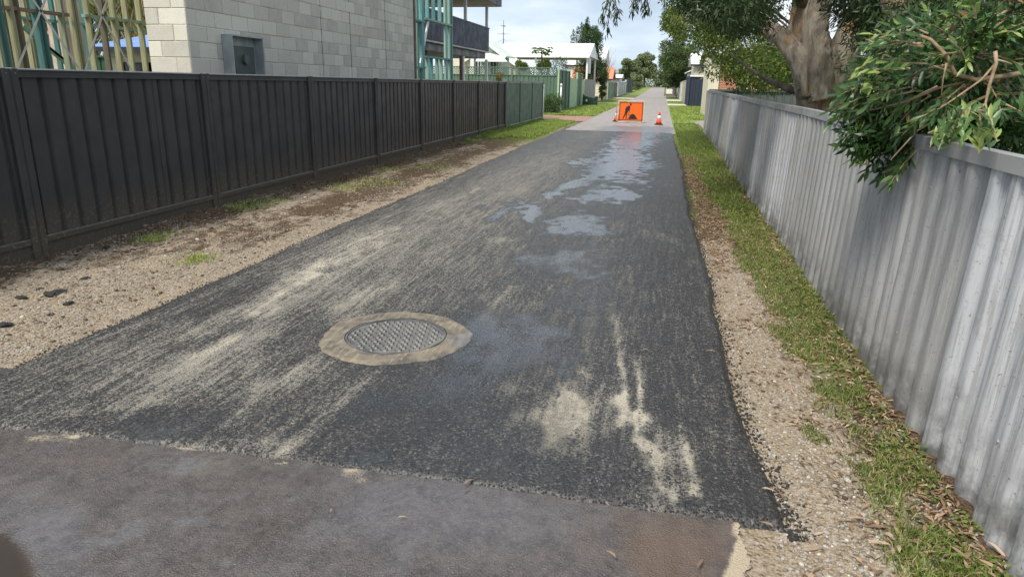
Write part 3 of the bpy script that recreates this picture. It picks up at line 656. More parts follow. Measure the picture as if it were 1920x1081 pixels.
# ------------------------------------------------------------------ right corrugated fence
def RX(y): return 1.26 + .075*sstep(2, 9, y) + .15*sstep(7, 24, y)     # foot line
LEAN = .055
def RZ(y): return 1.315 + .045*sstep(2.5, 8, y) + .07*sstep(7, 25, y)
rf = thing('corrugated_fence', 'weathered grey corrugated iron fence along the right verge', 'fence', (1.35, 11, 0))
y = -1.3; k = 0
rr = random.Random(3)
while y < 25.1:
    wdt = rr.choice((.69, .76, .76, .84)); e_ = min(y + wdt, 25.2)
    pitch = rr.choice((.185, .19, .19, .195)); amp = rr.uniform(.0155, .0195); ph = rr.uniform(0, .03)
    nper = 16 if y < 9 else 10
    yy = np.arange(y, e_ + .03, pitch/nper); off = .004*(k % 2) + rr.uniform(-.004, .004); jit = rr.uniform(-.012, .012); bz = rr.uniform(-.05, .0)
    rows = np.linspace(0, 1, 9 if y < 7 else 4); V = []; dent = [(rr.uniform(y, e_), rr.uniform(.1, .9), rr.uniform(-.007, .007)) for _ in range(2)]
    for r in rows:
        z = (bz - .02)*(1 - r) + (RZ(yy) - .012 + jit*.4)*r
        cw = np.sin((yy - y + ph)*2*math.pi/pitch); cw = np.clip(1.75*cw, -1, 1)*.94 + .06*cw
        xx = RX(yy) + LEAN*r + off + amp*cw*(1 + .25*np.sin(yy*3 + k)) + .003*(fbm(yy*1.5, yy*0 + r*2, 80 + k) - .5)
        for dy, dz, da in dent: xx = xx + da*np.exp(-((yy - dy)/.05)**2 - ((r - dz)/.1)**2)
        V.append(np.stack([xx, yy, z], -1))
    V = np.array(V); R_, C_ = V.shape[:2]; idx = np.arange(R_*C_).reshape(R_, C_)
    F = np.stack([idx[:-1, :-1], idx[:-1, 1:], idx[1:, 1:], idx[1:, :-1]], -1).reshape(-1, 4)
    c = np.array([RX(y + .38), y + .38, 0.]); o = link('sheet', raw('sheet', V.reshape(-1, 3) - c, F, 'galvanised', True), rf, c)
    if 2.4 < y < 12:
        m = MB()
        for zs in (.35, 1.1):
            for q in (y + pitch*.75 - ph, y + pitch*2.75 - ph):
                xq = float(RX(q)) + LEAN*zs/1.35 - .012
                m.tube([(xq + .012, q, zs), (xq, q, zs)], [.008, .006], 7)
        tag(part('nail', m, 'galv_cap', o), kind='stuff')
    y += wdt - .004; k += 1
caps = [-1.3, .9, 3.05, 5.2, 7.4, 9.6, 12., 14.4, 16.9, 19.6, 22.4, 25.22]
for a, b in zip(caps[:-1], caps[1:]):
    m = MB(); n = 6
    for yy in np.linspace(a + .002, b, n):
        pass
    prof = [(-.02, -.058), (-.02, .006), (.045, .006), (.045, -.05), (.041, -.05), (.041, .001), (-.016, .001), (-.016, -.058)]
    ya = np.linspace(a + .003, b - .003, n); vs_ = []; fs = []
    for i, yy in enumerate(ya):
        for px_, pz_ in prof: vs_.append((float(RX(yy)) + LEAN + px_ - .004, yy, float(RZ(yy)) + pz_))
    q = len(prof)
    for i in range(n-1):
        for j in range(q): fs.append((i*q+j, i*q+(j+1) % q, (i+1)*q+(j+1) % q, (i+1)*q+j))
    fs += [tuple(range(q)), tuple((n-1)*q + j for j in range(q))[::-1]]
    part('cap_rail', MB().add(vs_, fs), 'galv_cap', rf)
for yy in np.arange(-1, 25.3, 2.4):
    part('post', MB().box(float(RX(yy)) + .075, float(RX(yy)) + .15, yy - .04, yy + .04, -.2, float(RZ(yy)) - .03), 'bark', rf)
for zz_ in (.35, 1.1):
    m = MB(); pts = [(float(RX(t)) + LEAN*zz_/1.35 + .05, t, zz_) for t in np.linspace(-1.2, 25.1, 20)]
    for a, b in zip(pts[:-1], pts[1:]): m.bar(a, b, .04, .07)
    part('fence_rail', m, 'bark', rf)
part('end_post', MB().box(1.47, 1.56, 25.24, 25.32, -.1, 1.42), 'cream_paling', rf)

# ------------------------------------------------------------------ manhole
mc = G((745, 630)); MHX, MHY = float(mc[0]) + .0, float(mc[1]) - .02
mhz = float(ROADZ(MHX, MHY)) + .010; RO = .475; RI = .315
mh = thing('manhole', 'round cast iron manhole cover in a muddy concrete ring on the road', 'manhole', (MHX, MHY, mhz))
n = 96; nr = 14; V = []; wv = []
for i in range(nr + 1):
    r = RI + .004 + (RO - RI - .004)*i/nr
    for j in range(n):
        a = 2*math.pi*j/n; rr_ = r + (.010*math.sin(3*a + 1) + .007*math.sin(7*a) + .005*math.sin(17*a + 2) + .004*math.sin(29*a))*(i/nr)**4
        px_, py_ = MHX + rr_*math.cos(a), MHY + rr_*math.sin(a)
        V.append((px_, py_, mhz + .002*math.sin(5*a + i) - .012*max(0, i/nr - .88)/.12)); 
        da = math.atan2(math.sin(a - .05), math.cos(a - .05)); db = math.atan2(math.sin(a + 1.75), math.cos(a + 1.75))
        wv.append(max(1.1*math.exp(-(da/.42)**2)*(.4 + .6*i/nr), .8*math.exp(-(db/.35)**2)*(1 - i/nr)))
F = [(i*n+j, (i+1)*n+j, (i+1)*n+(j+1) % n, i*n+(j+1) % n) for i in range(nr) for j in range(n)]
for j in range(n): V.append((MHX + (RO+.006)*math.cos(2*math.pi*j/n), MHY + (RO+.006)*math.sin(2*math.pi*j/n), mhz - .05)); wv.append(0)
F += [(nr*n+j, (nr+1)*n+j, (nr+1)*n+(j+1) % n, nr*n+(j+1) % n) for j in range(n)]
ringv = np.array(V); me = raw('concrete_ring', ringv, [f[::-1] for f in F][:0] or F, 'concrete_ring', True); set_attr(me, 'wet', wv)
ring = link('concrete_ring', me, mh)
m = MB(); z0 = mhz - .006
vs_ = [(MHX + RI*math.cos(2*math.pi*j/64), MHY + RI*math.sin(2*math.pi*j/64), z0) for j in range(64)]
m.add(vs_ + [(a, b, z0 - .04) for a, b, c in vs_], [tuple(range(64))] + [(j, 64+j, 64+(j+1) % 64, (j+1) % 64) for j in range(64)])
cov = part('cover', m, 'cast_iron', mh)
m = MB()                                               # outer lip of the cover
for j in range(64):
    a0, a1 = 2*math.pi*j/64, 2*math.pi*(j+1)/64
    q = [(r*math.cos(a), r*math.sin(a)) for r in (RI - .013, RI - .002) for a in (a0, a1)]
    b = len(m.v); m.add([(MHX + x_, MHY + y_, z_) for x_, y_ in q for z_ in (z0 - .002, z0 + .006)], [(0, 1, 3, 2), (4, 6, 7, 5), (1, 5, 7, 3)])
part('lip', m, 'cast_iron', cov)
m = MB(); p_ = .042; ang = math.radians(12)
stud = []
for i in range(-8, 9):
    for j in range(-8, 9):
        x_, y_ = (i + .5*(j % 2))*p_, j*p_*.86
        if math.hypot(x_, y_) > RI - .035: continue
        lx, ly = (.016, .009) if (i + j) % 2 else (.009, .016)
        cx_, cy_ = MHX + x_*math.cos(ang) - y_*math.sin(ang), MHY + x_*math.sin(ang) + y_*math.cos(ang)
        stud.append((cx_, cy_, lx, ly))
me_s = {}
for (cx_, cy_, lx, ly) in stud:
    if (lx, ly) not in me_s:
        mm = MB().add([(-lx, -ly, 0), (lx, -ly, 0), (lx, ly, 0), (-lx, ly, 0), (-lx*.7, -ly*.7, .008), (lx*.7, -ly*.7, .008), (lx*.7, ly*.7, .008), (-lx*.7, ly*.7, .008)],
                      [(4, 5, 6, 7), (0, 1, 5, 4), (1, 2, 6, 5), (2, 3, 7, 6), (3, 0, 4, 7)])
        me_s[(lx, ly)] = raw('stud', mm.v, mm.f, 'cast_iron')
    o = link('stud', me_s[(lx, ly)], cov, (cx_, cy_, z0 - .0005))

# ------------------------------------------------------------------ block wall building
BX, BY0, BY1, BZT = -6.05, 8.43, 17.1, 5.6
bw = thing('block_building', 'unfinished grey concrete block wall building behind the black fence', 'building', (BX - .3, (BY0 + BY1)/2, 0))
part('mortar', MB().box(BX - .19, BX - .001, BY0 + .19, BY1 - .01, 0, BZT).box(BX - .59, BX - .001, BY0 + .001, BY0 + .19, 0, BZT), 'mortar', bw)
def block_mesh(L_, name='block'):
    m = MB(); hx, hy, hz, c = .005, L_/2, .095, .004      # local: face towards +X
    m.add([(-.02, -hy, 0), (-.02, hy, 0), (-.02, hy, .19), (-.02, -hy, .19), (hx - c, -hy, 0), (hx - c, hy, 0), (hx - c, hy, .19), (hx - c, -hy, .19), (hx, -hy + c, c), (hx, hy - c, c), (hx, hy - c, .19 - c), (hx, -hy + c, .19 - c)],
          [(8, 9, 10, 11), (4, 5, 9, 8), (5, 6, 10, 9), (6, 7, 11, 10), (7, 4, 8, 11), (0, 1, 5, 4), (1, 2, 6, 5), (2, 3, 7, 6), (3, 0, 4, 7)])
    return raw(name, m.v, m.f, 'concrete_block')
bm_full, bm_half = block_mesh(.389), block_mesh(.189)
rb = random.Random(5); rest = MB(); nb = 0
def put_block(half, loc, rot=0., vis=True):
    global nb
    me = bm_half if half else bm_full
    if vis and nb < 300:
        o = link('block', me, bw, loc); o.rotation_euler = (rb.gauss(0, .004), rb.gauss(0, .004), rot + rb.gauss(0, .004)); nb += 1
    else:
        cr_, sr_ = math.cos(rot), math.sin(rot)
        rest.add([(loc[0] + v.co.x*cr_ - v.co.y*sr_, loc[1] + v.co.x*sr_ + v.co.y*cr_, loc[2] + v.co.z) for v in me.vertices], [tuple(p.vertices) for p in me.polygons])
for r in range(28):
    z = r*.2 + .005; vis = 7 <= r <= 18
    y = BY0 + (.1 if r % 2 else .2)
    first = True
    while True:
        half = first and bool(r % 2); L_ = .2 if half else .4
        yc = (BY0 + L_/2) if first else y
        if first: y = BY0 + L_
        else: y = y
        if not first:
            if y + .2 > BY1: break
            L_ = .4; yc = y + L_/2
            if y + .4 > BY1 + .01: half = True; L_ = .2; yc = y + .1
            y += L_
        first = False
        inbox = (10.0 < yc < 10.95 and 1.2 < z < 2.1) and False
        put_block(half, (BX + rb.uniform(-.003, .003), yc, z), 0., vis and z < 1.2 + (yc - 2)*.22)
        if y >= BY1 - .1: break
    lay = ((BX - .4, False), (BX - .1, True)) if r % 2 == 0 else ((BX - .5, True), (BX - .2, False))
    for xc, hf in lay: put_block(hf, (xc, BY0 + rb.uniform(-.003, .003), z), -math.pi/2, vis and z < 3.)
tag(part('block_course', rest, 'concrete_block', bw), kind='stuff')
for (p0, p1) in ((602, 0), (656, 0)):                  # vertical control joints, dark strips
    q = atX((p0, 60), BX); part('control_joint', MB().box(BX - .002, BX + .008, q[1] - .006, q[1] + .006, .2, BZT - .2), 'dark_gutter', bw)
q = atX((722, 60), BX); part('control_joint', MB().box(BX - .002, BX + .008, q[1] - .008, q[1] + .008, .2, BZT - .2), 'dark_gutter', bw)
part('end_flashing', MB().box(BX - .19, BX + .03, BY1, BY1 + .09, 0, BZT), 'brown_post', bw)
# meter box
a = atX((433, 67), BX + .16); b = atX((489, 75), BX + .16); zt = float(a[2]); y0, y1 = float(a[1]), float(b[1]) + .05; zb = 1.05
mbx = thing('meter_box', 'galvanised open-fronted meter box fixed to the concrete block wall', 'meter box', (BX + .08, (y0+y1)/2, zb))
part('side_panel', MB().box(BX + .012, BX + .17, y0, y0 + .02, zb, zt), 'box_metal', mbx)
part('side_panel', MB().box(BX + .012, BX + .17, y1 - .02, y1, zb, zt), 'box_metal', mbx)
part('top_panel', MB().box(BX + .012, BX + .172, y0 - .003, y1 + .003, zt + .001, zt + .02), 'box_metal', mbx)
part('bottom_panel', MB().box(BX + .012, BX + .17, y0, y1, zb - .02, zb - .001), 'box_metal', mbx)
part('back_panel', MB().box(BX + .012, BX + .03, y0 + .021, y1 - .021, zb, zt), 'box_metal', mbx)
part('inner_tray', MB().box(BX + .031, BX + .05, y0 + .1, y1 - .08, zb + .1, zt - .12), 'greygreen_steel', mbx)
part('meter', MB().tube([(BX + .051, (y0+y1)/2 + .05, zt - .3), (BX + .10, (y0+y1)/2 + .05, zt - .3)], .07, 16), 'greygreen_steel', mbx)
part('cable', MB().tube([(BX + .1, y0 + .09, zb), (BX + .11, y0 + .13, zb + .35), (BX + .1, y0 + .11, zb + .75), (BX + .06, y0 + .06, zt - .15)], .014, 8), 'rubber', mbx, True)

# ------------------------------------------------------------------ timber frame on the far left
TX = -8.3
tfm = thing('timber_frame', 'bare timber stud frame with crossed steel straps left of the block wall', 'building frame', (TX, 8.5, 0))
def c5(x_, y_): return (x_/6.62, y_/6.62)
front = [20, 105, 240, 318, 540, 605, 850, 985, 1020, 1175, 1350, 1490, 1640, 1805]
STW = .019
for q in front:
    w = atX(c5(q, 815), TX); part('stud', MB().box(TX - .045, TX + .045, w[1] - STW, w[1] + STW, .1, 5.2), 'stud_timber', tfm)
for q in (150, 410, 475, 752, 1130):
    w = atX(c5(q, 815), TX - 2.6); part('stud', MB().box(TX - 2.645, TX - 2.555, w[1] - .02, w[1] + .02, .1, 5.2), 'stud_timber', tfm)
ya, yb = float(atX(c5(-60, 100), TX)[1]), float(atX(c5(1850, 300), TX)[1])
zz_ = float(atX(c5(600, 140), TX)[2])
part('nogging', MB().box(TX - .034, TX + .04, ya, float(atX(c5(850, 300), TX)[1]), zz_ - .045, zz_), 'brown_post', tfm)
zz_ = float(atX(c5(1430, 225), TX)[2])
part('nogging', MB().box(TX - .034, TX + .034, float(atX(c5(1040, 215), TX)[1]), yb, zz_ - .04, zz_), 'teal_timber', tfm)
zz_ = float(atX(c5(1000, 285), TX - 2.6)[2])
part('nogging', MB().box(TX - 2.634, TX - 2.566, ya, yb + 5, zz_ - .05, zz_), 'teal_timber', tfm)
zz_ = float(atX(c5(600, 235), TX - 2.6)[2])
part('nogging', MB().box(TX - 2.634, TX - 2.566, ya, yb, zz_ - .04, zz_), 'teal_timber', tfm)
for p, q in (((215, 850), (600, -90)), ((360, -80), (985, 860)), ((1120, -80), (1630, 870)), ((1060, 870), (1355, -90))):
    a, b = atX(c5(*p), TX + .06), atX(c5(*q), TX + .06)
    part('strap', MB().bar(a, b, .003, .032), 'strap_metal', tfm)
for p, q in (((270, 320), (460, 480)), ((590, 600), (740, 710))):
    a, b = atX(c5(*p), TX - 1.4), atX(c5(*q), TX - 1.4); part('prop', MB().bar(a, b + (b - a)*2.2, .07, .045), 'teal_timber', tfm)
part('top_plate', MB().box(TX - .045, TX + .045, ya, yb, 5.2, 5.3), 'stud_timber', tfm)
part('bottom_plate', MB().box(TX - .045, TX + .045, ya, yb, .0, .1), 'stud_timber', tfm)
part('top_plate', MB().box(TX - 2.645, TX - 2.555, ya, yb + 5, 5.2, 5.3), 'stud_timber', tfm)
part('bottom_plate', MB().box(TX - 2.645, TX - 2.555, ya, yb + 5, .0, .1), 'stud_timber', tfm)

# teal frame beyond the block wall
tf = thing('teal_frame', 'teal treated timber stud frame at the far end of the block wall', 'building frame', (BX - .1, 19, 0))
def c3(x_, y_): return (740 + x_/6., y_/6.)
def vy(x_, y_=800, X=BX): return float(atX(c3(x_, y_), X)[1])
def tstud(x_, wpx, X, zt=5.5, y_=800, zb=0., mat='teal_timber', d=.09):
    y_0 = vy(x_, y_, X); wy = abs(vy(x_ + wpx, y_, X) - y_0); part('stud', MB().box(X - d, X, y_0, y_0 + wy, zb, zt), mat, tf)
tstud(222, 7, BX); tstud(258, 18, BX - .3); tstud(318, 26, BX)
tstud(648, 9, BX); tstud(575, 24, BX - .03, d=.05); tstud(622, 12, BX - .02, d=.12)
zl_ = float(atX(c3(500, 645), BX)[2]); zu_ = float(atX(c3(500, 240), BX)[2])
ye0, ye1 = vy(362), vy(655)
for x_ in (380, 425, 490, 535): tstud(x_, 8, BX - .02, zt=zl_ - .05)
for x_ in (380, 450, 520): tstud(x_, 8, BX - .02, zb=zu_ + .001, y_=200)
part('rail', MB().box(BX - .11, BX + .006, ye0, ye1, zl_ - .048, zl_), 'teal_timber', tf)
part('rail', MB().box(BX - .11, BX + .006, ye0, ye1, zu_ - .05, zu_), 'teal_timber', tf)
y2_, y3_ = vy(222), vy(355)
for pz in (215, 738):
    zr_ = float(atX(c3(290, pz + 10), BX)[2]); part('rail', MB().box(BX - .3, BX + .008, y2_, y3_, zr_ - .045, zr_), 'teal_timber', tf)
part('brace', MB().bar(atX(c3(380, 230), BX - .05), atX(c3(290, 720), BX - .05), .03, .09, (1, 0, 0)), 'white_paint', tf)
part('top_plate', MB().box(BX - .11, BX + .006, y2_, ye1, 5.5, 5.6), 'teal_timber', tf)
part('bottom_plate', MB().box(BX - .11, BX + .006, y2_, ye1, -.0, .08), 'teal_timber', tf)
for x_ in (300, 470, 640):
    y_0 = vy(x_); part('stud', MB().box(BX - 2.2, BX - 2.1, y_0 + 4, y_0 + 4.1, 0, 5.5), 'stud_timber', tf)
part('top_plate', MB().box(BX - 2.2, BX - 2.1, vy(300) + 4, vy(640) + 4.1, 5.5, 5.6), 'stud_timber', tf)

# ------------------------------------------------------------------ houses
def window(parent, x0, x1, y, z0, z1, axis=1, sgn=-1, fm='white_paint', bars=1):
    """window with frame, sill and pane on a wall facing -Y (axis=1) or +X (axis=0)"""
    def bx(m, a0, a1, d0, d1, b0, b1):
        if axis == 1: m.box(a0, a1, y + sgn*d0, y + sgn*d1, b0, b1)
        else: m.box(y + d0, y + d1, a0, a1, b0, b1)
    m = MB(); t = .06
    bx(m, x0, x0 + t, .003, .05, z0, z1); bx(m, x1 - t, x1, .003, .05, z0, z1); bx(m, x0 + t, x1 - t, .003, .048, z1 - t, z1); bx(m, x0 + t, x1 - t, .003, .048, z0, z0 + t)
    for i in range(bars):
        c = x0 + (x1 - x0)*(i+1)/(bars+1); bx(m, c - .025, c + .025, .003, .046, z0 + t, z1 - t)
    f = part('window', m, fm, parent)
    m = MB(); bx(m, x0 + t*.9, x1 - t*.9, .004, .02, z0 + t*.9, z1 - t*.9); part('pane', m, 'window_glass', f)
    m = MB(); bx(m, x0 - .04, x1 + .04, .003, .09, z0 - .05, z0 - .002); part('sill', m, fm, f)
def boards_y(m, x0, x1, y, z0, z1, pitch=.18, t=.025):
    """weatherboards on a wall facing -Y"""
    z = z0
    while z < z1 - .02:
        zt = min(z + pitch, z1); m.add([(x0, y, z), (x1, y, z), (x1, y - t, z), (x0, y - t, z), (x0, y - .003, zt), (x1, y - .003, zt)], [(0, 3, 2, 1), (3, 4, 5, 2)]); z += pitch
    return m
def boards_x(m, y0, y1, x, z0, z1, pitch=.18, t=.025):
    z = z0
    while z < z1 - .02:
        zt = min(z + pitch, z1); m.add([(x, y0, z), (x, y1, z), (x + t, y1, z), (x + t, y0, z), (x + .003, y0, zt), (x + .003, y1, zt)], [(0, 1, 2, 3), (3, 2, 5, 4)]); z += pitch
    return m
def gable_roof(x0, x1, y0, y1, ze, zr, along='X', t=.06, ribs=0):
    m = MB()
    if along == 'X':
        ym = (y0 + y1)/2
        m.prism([(y0, ze), (ym, zr), (y1, ze), (y1, ze + t), (ym, zr + t), (y0, ze + t)], 0, x0, x1)
        if ribs:
            for x_ in np.arange(x0 + .1, x1, ribs):
                m.bar((x_, y0, ze + t + .008), (x_, ym, zr + t + .008), .04, .03); m.bar((x_, y1, ze + t + .008), (x_, ym, zr + t + .008), .04, .03)
    else:
        xm = (x0 + x1)/2
        m.prism([(x0, ze), (xm, zr), (x1, ze), (x1, ze + t), (xm, zr + t), (x0, ze + t)], 1, y0, y1)
        if ribs:
            for y_ in np.arange(y0 + .1, y1, ribs):
                m.bar((x0, y_, ze + t + .008), (xm, y_, zr + t + .008), .04, .03, (0, 1, 0)); m.bar((x1, y_, ze + t + .008), (xm, y_, zr + t + .008), .04, .03, (0, 1, 0))
    return m
def hip_roof(x0, x1, y0, y1, ze, zr, inset):
    ym = (y0 + y1)/2
    return MB().add([(x0, y0, ze), (x1, y0, ze), (x1, y1, ze), (x0, y1, ze), (x0 + inset, ym, zr), (x1 - inset, ym, zr)], [(3, 2, 1, 0), (0, 1, 5, 4), (1, 2, 5), (2, 3, 4, 5), (3, 0, 4)])
# balcony house ---------------------------------------------------
HX = -7.45
bh = thing('balcony_house', 'two storey house with navy clad balcony and white posts past the teal frame', 'house', (-11, 26, 0))
ya, yb = 19.6, float(atX((917, 75), HX)[1])
ztop, zbot = float(atX((917, 55), HX)[2]), float(atX((917, 97), HX)[2])
m = MB().box(HX - .05, HX - .02, ya, yb, zbot, ztop)
for y_ in np.arange(ya, yb - .03, .105): m.box(HX - .02, HX + .004, y_, y_ + .07, zbot + .01, ztop - .01)
bal = part('balcony_cladding', m, 'navy_paint', bh)
part('handrail', MB().box(HX - .07, HX + .02, ya, yb + .02, ztop, ztop + .05), 'navy_paint', bal)
part('balcony_end', MB().box(HX - 2.3, HX - .051, yb - .03, yb, zbot, ztop), 'navy_paint', bh)
part('balcony_floor', MB().box(HX - 2.5, HX + .01, ya, yb + .01, zbot - .06, zbot - .004), 'soffit', bh)
part('floor_joist', MB().box(HX - 2.4, HX - .15, ya, yb - .05, zbot - .30, zbot - .062), 'dark_gutter', bh)
zroof = float(atX((920, 6), HX + .3)[2])
for px_, pr in ((913, 1.), (873, .95)):
    y_ = float(atX((px_, 30), HX - .1)[1]); part('post', MB().box(HX - .16, HX - .055, y_ - .06, y_ + .06, zbot + .001, zroof), 'white_paint', bh)
for px_, mm in ((912, 'white_paint'), (865, 'brown_post'), (868, 'white_paint')):
    y_ = float(atX((px_, 130), HX - .1)[1]); part('post', MB().box(HX - .16, HX - .05, y_ - .06, y_ + .06, 0, zbot - .33), mm, bh)
part('roof', MB().box(HX - 8, HX + .35, ya - 1, yb + .45, zroof + .10, zroof + .24), 'soffit', bh)
part('fascia', MB().box(HX + .352, HX + .42, ya - 1, yb + .45, zroof, zroof + .42).box(HX - 8, HX + .42, yb + .452, yb + .52, zroof, zroof + .42), 'navy_paint', bh)
part('soffit', MB().box(HX - 8, HX + .35, ya - 1, yb + .45, zroof + .02, zroof + .098), 'soffit', bh)
part('wall', boards_x(MB().box(-14.5, -9.95, ya - .5, yb - 1.2, 0, zroof), ya - .5, yb - 1.2, -9.948, 0, zroof), 'cream_board', bh)
window(bh, yb - 5.2, yb - 3.4, -9.9, zbot + .05, zbot + 2.1, 0, fm='dark_frame'); window(bh, yb - 3.0, yb - 1.6, -9.9, zbot + .05, zbot + 2.1, 0, fm='white_paint')
window(bh, yb - 4.5, yb - 2.8, -9.9, .9, 2.1, 0)
# mint house with awning ------------------------------------------
mh2 = thing('mint_house', 'pale mint weatherboard house with window awning behind the lattice fence', 'house', (-14, 49, 0))
Yf = 45.
xr_ = float(atY((948, 106), Yf)[0]); zr_ = float(atY((948, 106), Yf)[2]); xa_ = float(atY((912, 78), Yf)[0]); za_ = float(atY((912, 78), Yf)[2])
xl_ = 2*xa_ - xr_
m = boards_y(MB().box(xl_ + .3, xr_ - .3, Yf, Yf + 2.5, 0, zr_), xl_ + .3, xr_ - .3, Yf - .002, 0, zr_); m.prism([(xl_ + .3, zr_), (xr_ - .3, zr_), (xa_, za_ - .15)], 1, Yf, Yf + .1)
part('wall', m, 'mint_board', mh2)
part('roof', gable_roof(xl_ - .1, xr_ + .1, Yf - .35, Yf + 2.6, zr_ - .06, za_, 'Y', .08, .6), 'mint_roof', mh2)
part('barge_board', MB().bar((xa_, Yf - .4, za_ - .02), (xr_ + .1, Yf - .4, zr_ - .08), .04, .2, (0, 1, 0)), 'white_paint', mh2)
a0 = atY((896, 99), Yf - .2); a1 = atY((952, 116.5), Yf - 1.)
part('awning', MB().add([(a0[0], Yf - .05, a0[2]), (a0[0] + 1.3, Yf - .05, a0[2] - .02), (a1[0], Yf - 1.1, a1[2]), (a0[0] + .1, Yf - 1.1, a1[2]), (a0[0], Yf - .05, a0[2] + .03), (a0[0] + 1.3, Yf - .05, a0[2] + .01), (a1[0], Yf - 1.1, a1[2] + .03), (a0[0] + .1, Yf - 1.1, a1[2] + .03)],
     [(0, 1, 2, 3), (7, 6, 5, 4), (0, 4, 5, 1), (1, 5, 6, 2), (2, 6, 7, 3), (3, 7, 4, 0)]), 'mint_roof', mh2)
for p0, p1, q0, q1 in ((891, 903, 104, 128), (919, 932, 114, 130)):
    A, B_ = atY((p0, q0), Yf), atY((p1, q1), Yf); window(mh2, float(A[0]), float(B_[0]), Yf - .03, 1.2, float(A[2]), bars=1)
for p in (886, 938): part('corner_post', MB().box(float(atY((p, 120), Yf - .2)[0]) - .12, float(atY((p, 120), Yf - .2)[0]) + .12, Yf - .3, Yf - .1, 0, float(atY((p, 100), Yf)[2])), 'white_paint', mh2)
part('door', MB().box(xr_ - 1.9, xr_ - 1.1, Yf - .06, Yf - .03, 0, 2.05), 'white_paint', mh2)
ch = thing('cream_house', 'cream gabled cottage between the mint house and the white carport', 'house', (-12, 56, 0))
A = atY((945, 103), 52.); B_ = atY((969, 124), 52.)
part('wall', MB().box(A[0] - 4, B_[0] - .1, 52, 58, 0, B_[2]).prism([(A[0] - 5, float(B_[2])), (B_[0] - .1, float(B_[2])), (A[0] - 1.2, float(A[2]) + .4)], 1, 52, 52.1), 'cream_board', ch)
part('roof', gable_roof(2*(A[0] - 1.2) - B_[0], B_[0], 51.7, 58.3, float(B_[2]) - .05, float(A[2]) + .5, 'Y'), 'white_roof', ch)
# carport ----------------------------------------------------------
cp = thing('carport', 'long open carport with white gable roof beside the lane', 'carport', (-10, 52.5, 0))
y0, y1 = 58., 65.; cr_x = float(atY((1106, 106), y0)[0]); ze = float(atY((1104, 106.5), y0)[2]); zrd = float(atY((1108, 83), 61.5)[2]); clx = float(atY((930, 100), y0)[0])
part('roof', gable_roof(clx, cr_x, y0 - .15, y1 + .15, ze, zrd, 'X', .05, .76), 'white_roof', cp)
part('gable_end', MB().prism([(y0 - .1, ze + .02), (y1 + .1, ze + .02), ((y0 + y1)/2, zrd - .03)], 0, cr_x - .10, cr_x - .02), 'white_paint', cp)
part('gutter', MB().box(clx, cr_x, y0 - .26, y0 - .16, ze - .10, ze + .02), 'white_paint', cp)
part('ceiling', MB().box(clx, cr_x - .1, y0 - .1, y1 + .1, ze - .05, ze - .005), 'soffit', cp)
for xx in (cr_x - .2, float(atY((1004, 120), y0)[0]), clx + .5):
    for yy in (y0 + .05, y1 - .15): part('post', MB().box(xx - .07, xx + .07, yy, yy + .13, 0, ze - .052), 'white_paint', cp)
part('side_screen', MB().box(cr_x - .14, cr_x - .1, y0 + .3, y0 + 2.2, 2.4, ze - .06), 'pale_grey_board', cp)
# antenna
an = thing('antenna', 'tall thin television antenna mast above the white carport roof', 'antenna', tuple(atY((944, 100), 61.5)))
zb_, ztp = zrd - .9, float(atY((944, 38), 61.5)[2]); ax_ = float(atY((944, 70), 61.5)[0])
part('mast', MB().tube([(ax_, 61.5, zrd), (ax_, 61.5, ztp)], [.05, .022], 6), 'antenna_metal', an)
zc_ = float(atY((944, 64), 61.5)[2]); m = MB().tube([(ax_ - .55, 61.5, zc_), (ax_ + .55, 61.5, zc_)], .022, 5).tube([(ax_, 61., zc_ + .05), (ax_, 62.1, zc_ + .05)], .018, 5)
part('crossbar', m, 'antenna_metal', an)
zc2 = float(atY((944, 49), 61.5)[2]); m = MB()
for i in range(5): m.tube([(ax_ - .2 + .02*i, 61.5 - .4 + .2*i, zc2), (ax_ + .2 - .02*i, 61.5 - .4 + .2*i, zc2)], .012, 4)
m.tube([(ax_, 61., zc2 - .02), (ax_, 62., zc2 - .02)], .014, 4); part('dipole', m, 'antenna_metal', an)
m = MB().tube([(ax_, 61.5, zc_ - .4), (ax_ + .5, 61.5, zrd + .06)], .008, 4).tube([(ax_, 61.5, zc_ - .4), (ax_ - .5, 61.5, zrd + .06)], .008, 4); part('stay_wire', m, 'antenna_metal', an)

